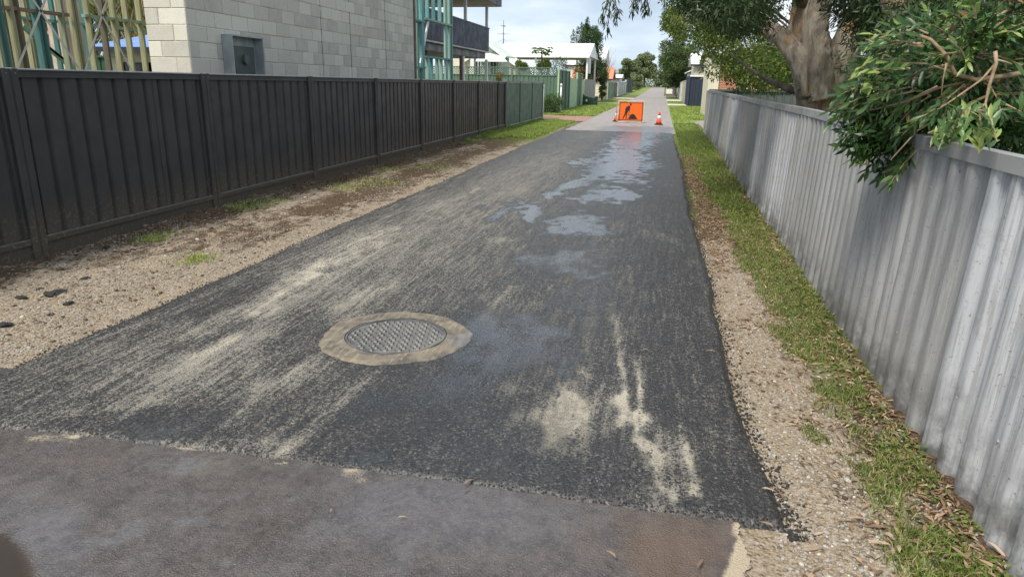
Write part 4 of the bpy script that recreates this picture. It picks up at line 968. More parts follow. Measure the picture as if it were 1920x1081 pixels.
# ------------------------------------------------------------------ lattice fence and left fences further on
LX, LY = -6.0, 41.5
lf = thing('lattice_fence', 'green steel fence with lattice top facing the brick driveway', 'fence', (-9, LY, 0))
zt = float(atY((1056, 127.5), LY)[2]); zl2 = zt - .42
xs_ = [LX, LX - 2.7, LX - 5.4, LX - 8.1]
for a, b in zip(xs_[1:], xs_[:-1]):
    for k in range(3):
        q0 = a + (b - a)*k/3; q1 = a + (b - a)*(k+1)/3
        pr = rib_profile(q0, q1, LY, .2, .03, .07, -1); m = MB(); nP = len(pr)
        m.add([(yy, xx, .08) for xx, yy in pr] + [(yy, xx, zl2) for xx, yy in pr], [(i, i+1, nP+i+1, nP+i) for i in range(nP-1)]); part('sheet', m, 'mid_green_steel', lf)
    m = MB()
    for xq in np.arange(a - .4, b, .15):
        for sg in (1, -1):
            p0 = [xq if sg > 0 else xq + .4, LY - .01*sg, zl2 + .04]; p1 = [xq + .4 if sg > 0 else xq, LY - .01*sg, zt - .04]
            lo_, hi_ = a + .05, b - .05
            def clip(P0, P1):
                P0, P1 = np.array(P0, float), np.array(P1, float)
                if P0[0] > P1[0]: P0, P1 = P1, P0
                if P1[0] <= lo_ or P0[0] >= hi_: return None
                d = P1 - P0
                if P0[0] < lo_: P0 = P0 + d*((lo_ - P0[0])/d[0])
                if P1[0] > hi_: P1 = P1 - d*((P1[0] - hi_)/d[0])
                return P0, P1
            c = clip(p0, p1)
            if c is not None and np.linalg.norm(c[1] - c[0]) > .05: m.bar(c[0], c[1], .034, .008, (1, 0, 1) if sg < 0 else (1, 0, -1))
    part('lattice', m, 'mid_green_steel', lf)
    for z_ in (zl2, zt): part('rail', MB().box(a, b, LY - .03, LY + .03, z_ - .04, z_ + .02), 'mid_green_steel', lf)
    part('bottom_rail', MB().box(a, b, LY - .03, LY + .03, .02, .08), 'mid_green_steel', lf)
for x_ in xs_[1:]: part('post', MB().box(x_ - .05, x_ + .05, LY - .05, LY + .04, -.05, zt + .03), 'mid_green_steel', lf)
part('corner_post', MB().box(LX + .005, LX + .10, LY - .06, LY + .04, -.05, zt + .04), 'lime_panel', lf)
def rib_run(name, label, X, y0, y1, zt, mat, postm, cat='fence', npanel=2, zb=.05, rail=True, group=None):
    t = thing(name, label, cat, (X, (y0 + y1)/2, float(gz((y0+y1)/2))), group); g_ = float(gz((y0 + y1)/2))
    yy = np.linspace(y0, y1, npanel + 1)
    for a, b in zip(yy[:-1], yy[1:]):
        part('sheet', MB().sheet(rib_profile(a + .04, b - .04, X, .22, .035 if X < 0 else .035, .06, 1 if X < 0 else -1), g_ + zb, g_ + zt), mat, t)
        if rail: part('rail', MB().box(X - .03, X + .04, a + .05, b - .05, g_ + zt - .02, g_ + zt + .04).box(X - .03, X + .04, a + .05, b - .05, g_ + zb - .03, g_ + zb + .03), mat, t)
    for a in yy: part('post', MB().box(X - .05, X + .06, a - .05, a + .05, g_ - .1, g_ + zt + .06), postm, t)
    return t
def paling_run(name, label, X, y0, y1, zt, mat, w=.1, gap=.012, group=None):
    t = thing(name, label, 'fence', (X, (y0 + y1)/2, float(gz((y0+y1)/2))), group); rq = random.Random(int(y0))
    for y_ in np.arange(y0, y1 - w + .001, w + gap):
        g_ = float(gz(y_)); part('paling', MB().box(X, X + .018, y_, y_ + w, g_ + .02, g_ + zt + rq.uniform(-.03, .03)), mat, t)
    m = MB(); g_ = float(gz((y0 + y1)/2)); 
    for z_ in (.5, zt - .35): m.box(X - .05, X - .001, y0, y1, g_ + z_, g_ + z_ + .08)
    part('rail', m, mat, t); return t
rib_run('steel_fence', 'green fence panels running along the lane behind the corner of the lattice fence', LX, 41.7, 46.8, zt - .12, 'mid_green_steel', 'mid_green_steel', npanel=3)
def lime(y0, y1, z1, label):
    t = thing('lime_fence', label, 'fence', (LX, (y0 + y1)/2, 0)); part('panel', MB().box(LX - .03, LX + .05, y0 + .1, y1 - .1, .02, z1), 'lime_panel', t)
    for y_ in (y0, y1 - .1): part('post', MB().box(LX - .05, LX + .07, y_, y_ + .1, -.02, z1 + .05), 'lime_panel', t)
lime(46.9, 51., zt - .5, 'wide pale lime fence section left of the tipped bin')
rib_run('steel_fence', 'green fence panels between the two pale lime panels', LX, 51.1, 53.9, zt - .15, 'mid_green_steel', 'lime_panel', npanel=1)
lime(54., 56.1, zt - .55, 'narrow pale lime fence section next to the grey palings')
paling_run('paling_fence', 'weathered pale grey paling fence beyond the lime panels', LX, 56.12, 65.5, 1.95, 'grey_paling')
paling_run('paling_fence', 'cream paling fence beyond the creeper covered gap', LX, 72, 80, 1.95, 'cream_paling', .14)
rib_run('steel_fence', 'faded green steel fence beyond the cream palings', LX, 80.3, 97, 1.75, 'pale_green_steel', 'cream_paling', npanel=4)
rib_run('steel_fence', 'pale grey steel fence far down the left side of the lane', LX, 99, 122, 1.75, 'pale_grey_board', 'cream_paling', npanel=4)
rib_run('steel_fence', 'dark navy steel fence far down the left side of the lane', LX, 123, 146, 2.3, 'navy_steel', 'navy_steel', npanel=3)
rib_run('steel_fence', 'white steel fence at the far end of the left side', LX, 170, 200, 1.7, 'white_paint', 'white_paint', npanel=3)
# right side, further on
NX = 2.05
nf = thing('navy_fence', 'tall navy steel fence corner on the right beyond the grass', 'fence', (2.9, 59, 0))
for k in range(3):
    q0, q1 = NX + k*.68, NX + (k+1)*.68; pr = rib_profile(q0, q1, 59., .2, .03, .07, -1); nP = len(pr)
    part('sheet', MB().add([(yy, xx, .06) for xx, yy in pr] + [(yy, xx, 2.28) for xx, yy in pr], [(i, i+1, nP+i+1, nP+i) for i in range(nP-1)]), 'navy_steel', nf)
part('top_rail', MB().box(NX, NX + 2.05, 58.9, 59.05, 2.28, 2.40), 'white_paint', nf)
for k in range(3): part('sheet', MB().sheet(rib_profile(59.1 + k*2.4, 61.5 + k*2.4, NX, .22, .03, .06, -1), .06, 2.28), 'navy_steel', nf)
for a, b in ((NX, 58.97), (NX, 61.5), (NX, 63.9), (NX, 66.3), (NX + 2.08, 59.)): part('post', MB().box(a - .05, a + .05, b - .05, b + .05, -.05, 2.36), 'navy_steel', nf)
rib_run('steel_fence', 'pale grey green fence beyond the navy fence corner', NX, 68, 78, 2.0, 'pale_green_steel', 'cream_paling', npanel=3)
rib_run('steel_fence', 'light grey fence beside the white notice board', NX, 80, 100, 1.9, 'pale_grey_board', 'grey_paling', npanel=4)
rib_run('steel_fence', 'dark grey fence at the far right end of the lane', NX - .2, 102, 150, 2.4, 'navy_steel', 'navy_steel', npanel=5)
# white board in a brown frame
q = G((1253, 181)); bY = 104.; bXx = .95
wb = thing('notice_board', 'small white board in a brown timber frame by the right verge', 'board', (bXx, bY, float(gz(bY))))
g_ = float(gz(bY))
part('panel', MB().box(bXx - .42, bXx + .42, bY - .03, bY, g_ + .35, g_ + 1.0), 'white_paint', wb)
for s_ in (-1, 1): part('leg', MB().box(bXx + s_*.62 - .06, bXx + s_*.62 + .06, bY - .05, bY + .07, g_ - .05, g_ + 1.3), 'brown_post', wb)
part('rail', MB().box(bXx - .56, bXx + .56, bY - .04, bY + .05, g_ + 1.2, g_ + 1.3).box(bXx - .56, bXx + .56, bY - .02, bY + .05, g_ + .15, g_ + .35), 'brown_post', wb)
# right houses
def house_box(name, label, x0, x1, y0, y1, zw, zr, wallm, roofm, along='X', wins=()):
    g_ = float(gz(y0)); t = thing(name, label, 'house', ((x0+x1)/2, (y0+y1)/2, g_))
    m = boards_y(MB().box(x0, x1, y0, y1, g_, g_ + zw), x0, x1, y0 - .002, g_, g_ + zw)
    if along == 'X':
        for xx in (x0, x1 - .05): m.prism([(y0, g_ + zw + .001), (y1, g_ + zw + .001), ((y0+y1)/2, g_ + zr - .08)], 0, xx, xx + .05)
    else:
        for yy in (y0 + .001, y1 - .05): m.prism([(x0, g_ + zw + .001), (x1, g_ + zw + .001), ((x0+x1)/2, g_ + zr - .08)], 1, yy, yy + .05)
    part('wall', m, wallm, t); part('roof', gable_roof(x0 - .3, x1 + .3, y0 - .3, y1 + .3, g_ + zw - .06, g_ + zr, along, .07, .8), roofm, t)
    part('gutter', MB().box(x0 - .3, x1 + .3, y0 - .42, y0 - .31, g_ + zw - .14, g_ + zw), 'dark_gutter', t)
    for (w0, w1, z0, z1) in wins: window(t, w0, w1, y0 - .03, g_ + z0, g_ + z1)
    return t
house_box('cream_shed_house', 'cream house with flat white roof behind the navy fence', 2.5, 8.5, 64, 70, 3.35, 4.3, 'cream_board', 'white_roof', 'X', ((4.2, 5.0, 1.9, 2.9),))
house_box('white_house', 'low white gabled building beyond the cream house on the right', 2.6, 7, 76, 84, 2.9, 4.0, 'pale_grey_board', 'white_roof', 'Y')
bk = thing('brick_house', 'red brick house with cream trim seen above the corrugated fence', 'house', (8, 42, 0))
bx0 = float(atY((1348, 150), 40.)[0])
part('wall', MB().box(bx0, bx0 + 12, 40, 50, 0, 3.1), 'red_brick', bk)
part('corner_trim', MB().box(bx0 - .55, bx0 - .003, 39.9, 45, 0, 3.1), 'cream_board', bk)
part('roof', gable_roof(bx0 - .6, bx0 + 12.5, 39.4, 50.6, 3.105, 3.9, 'X'), 'soffit', bk)
for w0 in (1.0, 1.9, 4.5): window(bk, bx0 + w0, bx0 + w0 + .5, 39.97, .6, 2.7, bars=0)
for w0 in (2.2, 6.8): window(bk, bx0 + w0 + .9, bx0 + w0 + 2.2, 39.97, 1.1, 2.4)
# neighbour's fence behind the corrugated one
nb_ = thing('neighbour_fence', 'grey green steel fence crossing behind the corrugated fence', 'fence', (5, 26.5, 0))
for k in range(9):
    q0, q1 = 1.62 + k*.8, 1.62 + (k+1)*.8; pr = rib_profile(q0, q1, 26.5, .27, -.04, .1, -1); nP = len(pr)
    part('sheet', MB().add([(yy, xx, .05) for xx, yy in pr] + [(yy, xx, 1.40) for xx, yy in pr], [(i, i+1, nP+i+1, nP+i) for i in range(nP-1)]), 'greygreen_steel', nb_)
part('top_rail', MB().box(1.62, 8.9, 26.43, 26.56, 1.40, 1.46), 'greygreen_steel', nb_)
# left far houses
house_box('grey_house', 'pale grey gabled house with white roof far down the left side', -14, -8.6, 104, 114, 4.1, 6.6, 'pale_grey_board', 'white_roof', 'X', ((-10.5, -9.2, 1.4, 2.8),))
house_box('orange_roof_house', 'small cream house with orange roof behind the faded green fence', -11, -6.4, 90, 95, 2.2, 3.55, 'cream_board', 'orange_roof', 'X')
house_box('white_shed', 'small white shed with flat roof behind the far left fences', -9, -6.4, 110, 116, 2.4, 2.9, 'white_paint', 'white_roof', 'X')
# houses seen through the timber frame
blh = thing('blue_roof_house', 'low house with bright blue hipped roof seen through the timber frame', 'house', (-20, 22, 0))
YB = 20.5; xa = float(atY((143, 92), YB)[0]); ze = float(atY((220, 90), YB)[2]); xb = float(atY((300, 92), YB)[0]) + 3
zrr = float(atY((260, 51), YB + 2.6)[2]); 
part('roof', hip_roof(xa, xb, YB, YB + 5.2, ze, zrr, 2.4), 'blue_roof', blh)
part('gutter', MB().box(xa, xb, YB - .1, YB, ze - .12, ze + .03), 'dark_gutter', blh)
part('wall', boards_y(MB().box(xa + .5, xb - .4, YB + .6, YB + 4.7, 0, ze - .01), xa + .5, xb - .4, YB + .598, 0, ze - .02), 'cream_board', blh)
window(blh, xa + 1.2, xa + 3.6, YB + .57, 1.0, 2.0, fm='dark_frame'); window(blh, xb - 4.2, xb - 3.0, YB + .57, 1.0, 2.0, fm='dark_frame')
gfb = thing('back_fence', 'dark green steel fence in front of the blue roofed house', 'fence', (-15, 18, 0))
x0f, x1f = float(atY((20, 110), 17.)[0]), float(atY((246, 110), 17.)[0]); ztf = float(atY((180, 108), 17.)[2])
for k in range(int((x1f - x0f)/.8)):
    q0 = x0f + k*.8; pr = rib_profile(q0, q0 + .8, 17., .2, .03, .06, -1); nP = len(pr)
    part('sheet', MB().add([(yy, xx, 0) for xx, yy in pr] + [(yy, xx, ztf) for xx, yy in pr], [(i, i+1, nP+i+1, nP+i) for i in range(nP-1)]), 'dark_green_steel', gfb)
part('rail', MB().box(x0f, x1f, 16.94, 17.05, ztf, ztf + .05), 'dark_green_steel', gfb)
th = thing('terracotta_house', 'house with red tiled roof at the left edge behind the studs', 'house', (-27, 24, 0))
YT = 21.; A = atY((-60, 62), YT + 2.5); B_ = atY((62, 62), YT + 2.5); zR = float(atY((20, 26), YT + 2)[2])
part('roof', hip_roof(float(A[0]) - 2, float(B_[0]), YT, YT + 4, float(B_[2]), zR, 1.6), 'terracotta_roof', th)
part('gutter', MB().box(float(A[0]) - 2, float(B_[0]), YT - .12, YT, float(B_[2]) - .14, float(B_[2]) + .02), 'white_paint', th)
part('wall', MB().box(float(A[0]) - 1.5, float(B_[0]) - .4, YT + .4, YT + 3.6, 0, float(B_[2]) - .01), 'cream_board', th)
part('lower_roof', MB().box(float(A[0]) - 2, float(B_[0]) + 1.4, YT - 2.6, YT - .2, float(atY((20, 104), YT - 2.6)[2]), float(atY((20, 90), YT - 2.6)[2])), 'navy_paint', th)
ph = thing('pale_green_house', 'tall pale green house wall seen between the studs', 'house', (-24, 27, 0))
YP = 25.; A = atY((20, 20), YP); B_ = atY((116, 20), YP + 2)
part('wall', MB().box(float(A[0]), float(B_[0]), YP, YP + 2, 0, float(atY((76, 16), YP)[2])), 'mint_board', ph)
part('roof', MB().box(float(A[0]) - .3, float(B_[0]) + .3, YP - .3, YP + 2.2, float(atY((76, 16), YP)[2]) + .001, float(atY((76, 13), YP)[2]) + .1), 'white_roof', ph)
part('eave', MB().box(float(A[0]) - .3, float(B_[0]) + .2, YP - .5, YP - .003, float(atY((76, 72), YP)[2]), float(atY((76, 67), YP)[2])), 'dark_gutter', ph)
window(ph, float(A[0]) + 1, float(A[0]) + 2.2, YP - .002, 3.6, 4.6)
tw = atX(c5(830, 400), -12.6); solo('beige_pier', MB().box(-12.8, -12.4, tw[1] - .28, tw[1] + .28, 0, 6.2).box(-12.9, -12.3, tw[1] - .34, tw[1] + .34, 0, .3).box(-12.86, -12.34, tw[1] - .33, tw[1] + .33, 6.2, 6.32), 'pinkbeige_wall', 'tall pinkish beige pier standing behind the timber studs', 'pier')

# ------------------------------------------------------------------ road sign, cones, bin, pipes
SY = 31.0
c0 = G((1156, 230.5)); c1 = G((1203, 230.5)); sx0, sx1 = -1.80, -.72
rs = thing('roadworks_sign', 'orange roadworks sign with digging worker symbol standing across the lane', 'sign', ((sx0+sx1)/2, SY, 0))
sw_, sh_ = sx1 - sx0, .80
def frame_loop(m, x0, x1, y0, z0, z1, y1, r=.022):
    cr = .09; pts = []
    for cx_, cz_, a0 in ((x1 - cr, z1 - cr, 0), (x0 + cr, z1 - cr, 90), (x0 + cr, z0 + cr, 180), (x1 - cr, z0 + cr, 270)):
        for k in range(4):
            a = math.radians(a0 + 30*k); z_ = cz_ + cr*math.sin(a); t = (z_ - z0)/(z1 - z0); pts.append((cx_ + cr*math.cos(a), y0 + (y1 - y0)*t, z_))
    pts.append(pts[0]); m.tube(pts, r, 8, False); return m
part('front_frame', frame_loop(MB(), sx0 - .02, sx1 + .02, SY - .03, .022, .90, SY + .06, .017), 'sign_frame', rs, True)
part('rear_frame', frame_loop(MB(), sx0 - .09, sx1 - .05, SY + .42, .022, .90, SY + .10, .017), 'sign_frame', rs, True)
def on_board(u, v, d=0.):      # u 0..1 left to right, v 0..1 bottom to top
    z = .085 + v*.77; t = (z - .022)/.878
    return (sx0 + .035 + u*(sw_ - .07), SY - .03 + .09*t - .012 - d, z)
def board_poly(poly, d0, d1):
    n_ = len(poly); m = MB()
    return m.add([on_board(u, v, d1) for u, v in poly] + [on_board(u, v, d0) for u, v in poly], [tuple(range(n_)), tuple(range(n_, 2*n_))[::-1]] + [(i, n_+i, n_+(i+1) % n_, (i+1) % n_) for i in range(n_)])
pn = part('panel', board_poly([(0, 0), (1, 0), (1, 1), (0, 1)], -.01, .004), 'sign_orange', rs)
bt_ = .028
m = MB()
for q in ([(.01, .02), (.99, .02), (.99, .02 + bt_*1.3), (.01, .02 + bt_*1.3)], [(.01, .98 - bt_*1.3), (.99, .98 - bt_*1.3), (.99, .98), (.01, .98)], [(.01, .02), (.01 + bt_, .02), (.01 + bt_, .98), (.01, .98)], [(.99 - bt_, .02), (.99, .02), (.99, .98), (.99 - bt_, .98)]):
    b = board_poly(q, .005, .007); m.add(b.v, b.f)
part('border', m, 'sign_black', pn)
# worker: head, torso bent over, legs apart, arm with shovel, mound -- polygons on the panel
def V2(l): return [((x_ - 320)/(930 - 320), 1 - (y_ - 300)/(710 - 300)) for x_, y_ in l]
hd = [(608 + 22*math.cos(a), 350 + 30*math.sin(a)) for a in np.linspace(0, 6.28, 11)[:-1]]
shapes = [hd, [(560, 372), (600, 388), (596, 430), (585, 520), (570, 515), (566, 470), (545, 510), (528, 545), (468, 545), (478, 450), (500, 410)],
          [(468, 548), (500, 548), (480, 600), (438, 668), (412, 668), (440, 610)], [(498, 548), (530, 548), (524, 610), (526, 672), (500, 672), (502, 610)],
          [(572, 500), (582, 505), (570, 560), (600, 600), (590, 606), (558, 562)], [(556, 674), (600, 610), (612, 585), (650, 560), (690, 555), (730, 580), (805, 674)]]
m = MB()
for i, q in enumerate(shapes[:5]):
    b = board_poly(V2(q)[::-1], .005 + .0006*i, .009 + .0006*i); m.add(b.v, b.f)
part('worker_symbol', m, 'sign_black', pn); part('mound_symbol', board_poly(V2(shapes[5])[::-1], .005, .0085), 'sign_black', pn)
def cone(loc, label):
    t = thing('traffic_cone', label, 'traffic cone', (*loc, .0), 'orange traffic cones beside the roadworks sign'); x_, y_ = loc; z_ = .004
    part('base', MB().box(x_ - .17, x_ + .17, y_ - .17, y_ + .17, z_, z_ + .03), 'rubber', t, bevel=.008)
    def fr(a, b): 
        R = lambda h: .125 - .098*h/.5
        return MB().tube([(x_, y_, z_ + .03 + a), (x_, y_, z_ + .03 + b)], [R(a), R(b)], 20)
    part('lower_body', fr(0, .19), 'cone_orange', t, True); part('reflective_band', fr(.1905, .34), 'cone_white', t, True); part('top', fr(.3405, .49), 'cone_orange', t, True)
p = G((1235, 234)); cone((float(p[0]), float(p[1])), 'orange cone with white band standing alone right of the roadworks sign')
cone((sx0 - .10, SY + .75), 'orange cone half hidden behind the left edge of the roadworks sign')
# wheelie bin lying on its side
bn = thing('wheelie_bin', 'dark green wheelie bin tipped over on the grass', 'bin', (-5.35, 55.5, 0))
def bq(l, w, h): # l along the bin (0 mouth .. 1 base), w across (Y), h up from ground
    return (-5.86 + l*1.02 + .05*w, 55.2 + w, h + .02)
def frust(m, l0, l1, s0, s1, c0, c1):
    V = []
    for l, (hw, hh), c in ((l0, s0, c0), (l1, s1, c1)):
        for a, b in ((-1, -1), (1, -1), (1, 1), (-1, 1)): V.append(bq(l, a*hw, c + b*hh))
    return m.add(V, [(0, 1, 2, 3), (7, 6, 5, 4), (0, 4, 5, 1), (1, 5, 6, 2), (2, 6, 7, 3), (3, 7, 4, 0)])
bd = part('body', frust(MB(), .02, 1.0, (.29, .34), (.22, .25), .345, .27), 'bin_green', bn, bevel=.03)
part('rim', frust(MB(), -.02, .05, (.315, .365), (.315, .365), .37, .37), 'bin_green', bn, bevel=.01)
part('lid', MB().add([bq(-.03, -.3, .0), bq(-.03, .3, .0), bq(.78, .28, .0), bq(.78, -.28, .0), bq(-.03, -.3, .03), bq(-.03, .3, .03), bq(.78, .28, .03), bq(.78, -.28, .03)], [(0, 1, 2, 3), (7, 6, 5, 4), (0, 4, 5, 1), (1, 5, 6, 2), (2, 6, 7, 3), (3, 7, 4, 0)]).add([bq(.1, -.36, -.015), bq(.8, -.34, -.015), bq(.8, -.30, .01), bq(.1, -.30, .01)], [(0, 1, 2, 3)]), 'bin_lid', bn)
part('handle', MB().tube([bq(.0, -.2, .72), bq(-.10, -.2, .80), bq(-.10, .2, .80), bq(.0, .2, .72)], .02, 8), 'bin_green', bn)
for s_ in (-1, 1): part('wheel', MB().tube([bq(.92, s_*.20, .58), bq(.92, s_*.27, .58)], .10, 18), 'rubber', bn)
part('emblem', MB().add([bq(.16, -.289, .28), bq(.28, -.281, .28), bq(.28, -.281, .44), bq(.16, -.289, .44), bq(.16, -.296, .28), bq(.28, -.288, .28), bq(.28, -.288, .44), bq(.16, -.296, .44)], [(4, 5, 6, 7), (0, 3, 2, 1)]), 'white_paint', bd)
for (px_, py_, Y_, lab) in ((1018.5, 160, 33.2, 'white capped pipe standing at the end of the short green fence'), (1052.5, 158, 40.6, 'tall white pipe beside the lattice fence corner post')):
    q = atY((px_, py_), Y_); t = thing('standpipe', lab, 'pipe', (float(q[0]), Y_, 0))
    part('pipe', MB().tube([(q[0], Y_, -.02), (q[0], Y_, q[2])], .05, 12), 'pvc', t, True); part('cap', MB().tube([(q[0], Y_, q[2] - .12), (q[0], Y_, q[2]), (q[0], Y_, q[2] + .03)], [.062, .062, .04], 12), 'white_paint', t, True)

# ------------------------------------------------------------------ trees
def clusters_leaves(cl, n, ln, wd, tone_c, spread=1., droop=.4, shape=4, lnv=.35, hollow=.35, lighttop=.0):
    C = []; Dd = []; T = []
    tot = sum(max(r)**2 for c, r in cl)
    for c, r in cl:
        k = max(20, int(n*max(r)**2/tot)); u_ = norm(RNG.normal(size=(k, 3))); rad = (hollow + (1 - hollow)*RNG.random(k)**.6)[:, None]
        C.append(np.array(c) + u_*rad*np.array(r)); d_ = u_*.6 + RNG.normal(size=(k, 3))*.6 + np.array([0, 0, -droop]); Dd.append(d_)
        T.append(np.clip(RNG.normal(tone_c, .22, k) + RNG.normal(0, .10), 0, 1))
    C, Dd, T = np.concatenate(C), np.concatenate(Dd), np.concatenate(T); N_ = len(C)
    L_ = ln*(1 - lnv/2 + lnv*RNG.random(N_)); return leaves(C, Dd, L_, wd*L_/ln, T, .12, shape)
def limb(pts, r0, r1, n=10, wob=.0, sub=6, lump=0.):
    pts = np.array(pts, float); t = np.linspace(0, len(pts)-1, (len(pts)-1)*sub + 1); out_ = np.stack([np.interp(t, np.arange(len(pts)), pts[:, k]) for k in range(3)], 1)
    for _ in range(2): out_[1:-1] = (out_[:-2] + 2*out_[1:-1] + out_[2:])/4
    out_ = out_ + wob*RNG.normal(size=out_.shape)*np.linspace(0, 1, len(out_))[:, None]
    rr_ = r0 + (r1 - r0)*(np.linspace(0, 1, len(out_))**.8)
    m = MB().tube(out_, rr_*(1 + lump*RNG.normal(size=len(rr_))), n)
    return m
def merge(*ms):
    o = MB()
    for m in ms: o.add(m.v, m.f)
    return o
def simple_tree(name, label, base, h, cl, nleaf, ln, wd, mat, tone=.5, trunk_r=.2, barkm='bark', group=None, shape=4, droop=.4, cat='tree'):
    t = thing(name, label, cat, base, group); b = np.array(base, float)
    m = [limb([b, b + (RNG.normal()*.1*h*.3, RNG.normal()*.05*h, h*.35), b + (RNG.normal()*.06*h, 0, h*.72)], trunk_r, trunk_r*.45, 9, .01)]
    for c, r in cl[::max(1, len(cl)//14)]:
        c = np.array(c); m.append(limb([b + (0, 0, h*(.25 + .3*RNG.random())), (b + (0, 0, h*.5))*.5 + c*.5, c], trunk_r*.4, trunk_r*.1, 6, .01, 4))
    part('trunk', merge(*m), barkm, t, True)
    leaf_obj('crown', clusters_leaves(cl, nleaf, ln, wd, tone, shape=shape, droop=droop), mat, t)
    return t
# big paperbark behind the right fence
TB = np.array([2.42, 11.2, 0.])
pt = thing('paperbark_tree', 'large paperbark tree with peeling grey and tan trunk behind the right fence', 'tree', tuple(TB))
def A_(x_, y_, Y_): return atY((x_, y_), Y_)
def bark_limb(pts, r0, r1, seed, n=40, sub=16, amp=.24):
    pts = np.array(pts, float); t = np.linspace(0, len(pts)-1, (len(pts)-1)*sub + 1); P_ = np.stack([np.interp(t, np.arange(len(pts)), pts[:, k]) for k in range(3)], 1)
    for _ in range(8): P_[1:-1] = (P_[:-2] + 2*P_[1:-1] + P_[2:])/4
    m = MB().tube(P_, r0 + (r1 - r0)*np.linspace(0, 1, len(P_)), n); V = np.array(m.v); i = np.arange(len(V)) // n; j = np.arange(len(V)) % n
    a = j/n*2*math.pi; ax_ = P_[np.clip(i, 0, len(P_)-1)]; d_ = V - ax_
    tw = a + i*.035
    rid = fbm(np.cos(tw)*2.2 + 5 + seed, np.sin(tw)*2.2 + i*.045, seed, 4) - .5; ridge = np.abs(fbm(np.cos(tw)*3.5 + 9, np.sin(tw)*3.5 + i*.08 + seed, seed + 4, 3) - .5)
    V = ax_ + d_*(1 + amp*2.2*rid - amp*1.4*np.exp(-(ridge/.06)**2)*.5)[:, None]
    m.v = [tuple(p) for p in V]; return m
trunk = merge(bark_limb([TB + (.02, 0, -.1), A_(1545, 200, 11.2), A_(1527, 130, 11.25), A_(1515, 70, 11.3), A_(1520, 0, 11.3), A_(1530, -130, 11.4)], .40, .20, 1),
              bark_limb([A_(1525, 175, 11.0), A_(1500, 110, 11.0), A_(1478, 82, 11.1), A_(1445, 55, 11.3), A_(1395, 22, 11.7), A_(1330, -30, 12.2)], .20, .06, 2, 24),
              bark_limb([A_(1560, 190, 11.5), A_(1573, 120, 11.5), A_(1600, 50, 11.5), A_(1650, -20, 11.6), A_(1730, -120, 11.7)], .27, .13, 3, 28),
              bark_limb([A_(1545, 185, 10.9), A_(1535, 120, 10.9), A_(1528, 60, 10.95), A_(1545, -20, 11), A_(1570, -100, 11)], .21, .12, 4, 28))
part('trunk', trunk, 'paper_bark', pt, True)
part('limb', merge(bark_limb([A_(1700, 160, 8.3), A_(1692, 60, 8.2), A_(1672, 0, 8.2), A_(1660, -90, 8.4)], .13, .10, 5, 24), bark_limb([A_(1740, 100, 9.), A_(1725, 30, 9.), A_(1730, -60, 9.)], .12, .1, 6, 20)), 'paper_bark', pt, True)
part('limb', merge(limb([A_(1512, 172, 11.1), A_(1480, 168, 11.4), A_(1440, 150, 12.2), A_(1400, 126, 13.), A_(1370, 100, 13.6)], .075, .012, 8, .006), limb([A_(1520, 20, 11.3), A_(1450, -60, 10.5), A_(1300, -110, 9.5), A_(1180, -60, 8.2), A_(1140, -15, 7.6)], .1, .012, 8, .006),
     limb([A_(1300, -110, 9.5), A_(1230, -50, 8.6), A_(1195, -12, 8.)], .03, .01, 6, .004)), 'bark', pt, True)
cl = []
def below(x_):   # lower outline of the dark canopy on the photograph
    return np.interp(x_, [1250, 1275, 1310, 1350, 1395, 1425, 1450, 1480, 1575, 1600, 1700, 1920], [-12, 20, 42, 68, 84, 40, -10, -60, -60, 60, 150, 215])
for i in range(185):
    x_ = 1258 + 700*RNG.random(); r_ = .30 + .18*RNG.random(); yb_ = below(x_); Y_ = 8 + 5.5*RNG.random()
    y_ = yb_ - r_*.8*FPX/Y_ - (abs(RNG.normal())*120 if i % 3 else abs(RNG.normal())*25)
    c = A_(x_ + (r_*FPX/Y_*.4 if x_ < 1400 else 0), y_, Y_)
    if 1445 < x_ < 1585 and y_ > -75: continue
    
    if c[2] > 7.5: continue
    cl.append((c, (r_*1.1, r_*1.1, r_*.8)))
for i in range(40):
    x_ = 1610 + 360*RNG.random(); Y_ = 5.6 + 3*RNG.random(); y_ = 5 + 190*RNG.random(); c = A_(x_, y_, Y_); cl.append((c, (.3, .3, .27)))
leaf_obj('crown', clusters_leaves(cl, 120000, .07, .016, .42, droop=.4, lnv=.6), 'paperbark_leaf', pt)
for grp in (((((1148, -30), (1142, 20), (1138, 60)), 7.2), (((1150, -20), (1156, 15), (1157, 38)), 7.3), (((1146, -10), (1132, 18), (1130, 42)), 7.1)), ((((1190, -30), (1188, 0), (1186, 22)), 7.8), (((1200, -30), (1194, -5), (1195, 12)), 7.9), (((1207, -20), (1209, 5), (1210, 25)), 8.), (((1219, -20), (1214, 0), (1216, 18)), 8.05))):
    sp = []; tw = []
    for tips, Y_ in grp:
        P_ = [A_(x_, y_, Y_) for x_, y_ in tips]; tw.append(MB().tube(P_, [.006, .004, .002], 5))
        for k in range(46):
            t = RNG.random()*2; a = P_[int(t)] + (P_[int(t)+1] - P_[int(t)])*(t % 1); sp.append((a + RNG.normal(size=3)*.015, np.array([RNG.normal()*.45, RNG.normal()*.45, -1.])))
    hs = leaf_obj('hanging_spray', leaves(np.array([s_[0] for s_ in sp]), np.array([s_[1] for s_ in sp]), .075, .013, np.clip(RNG.normal(.4, .2, len(sp)), 0, 1), .1, 4), 'paperbark_leaf', pt)
    for m in tw: part('twig', m, 'bark', hs)
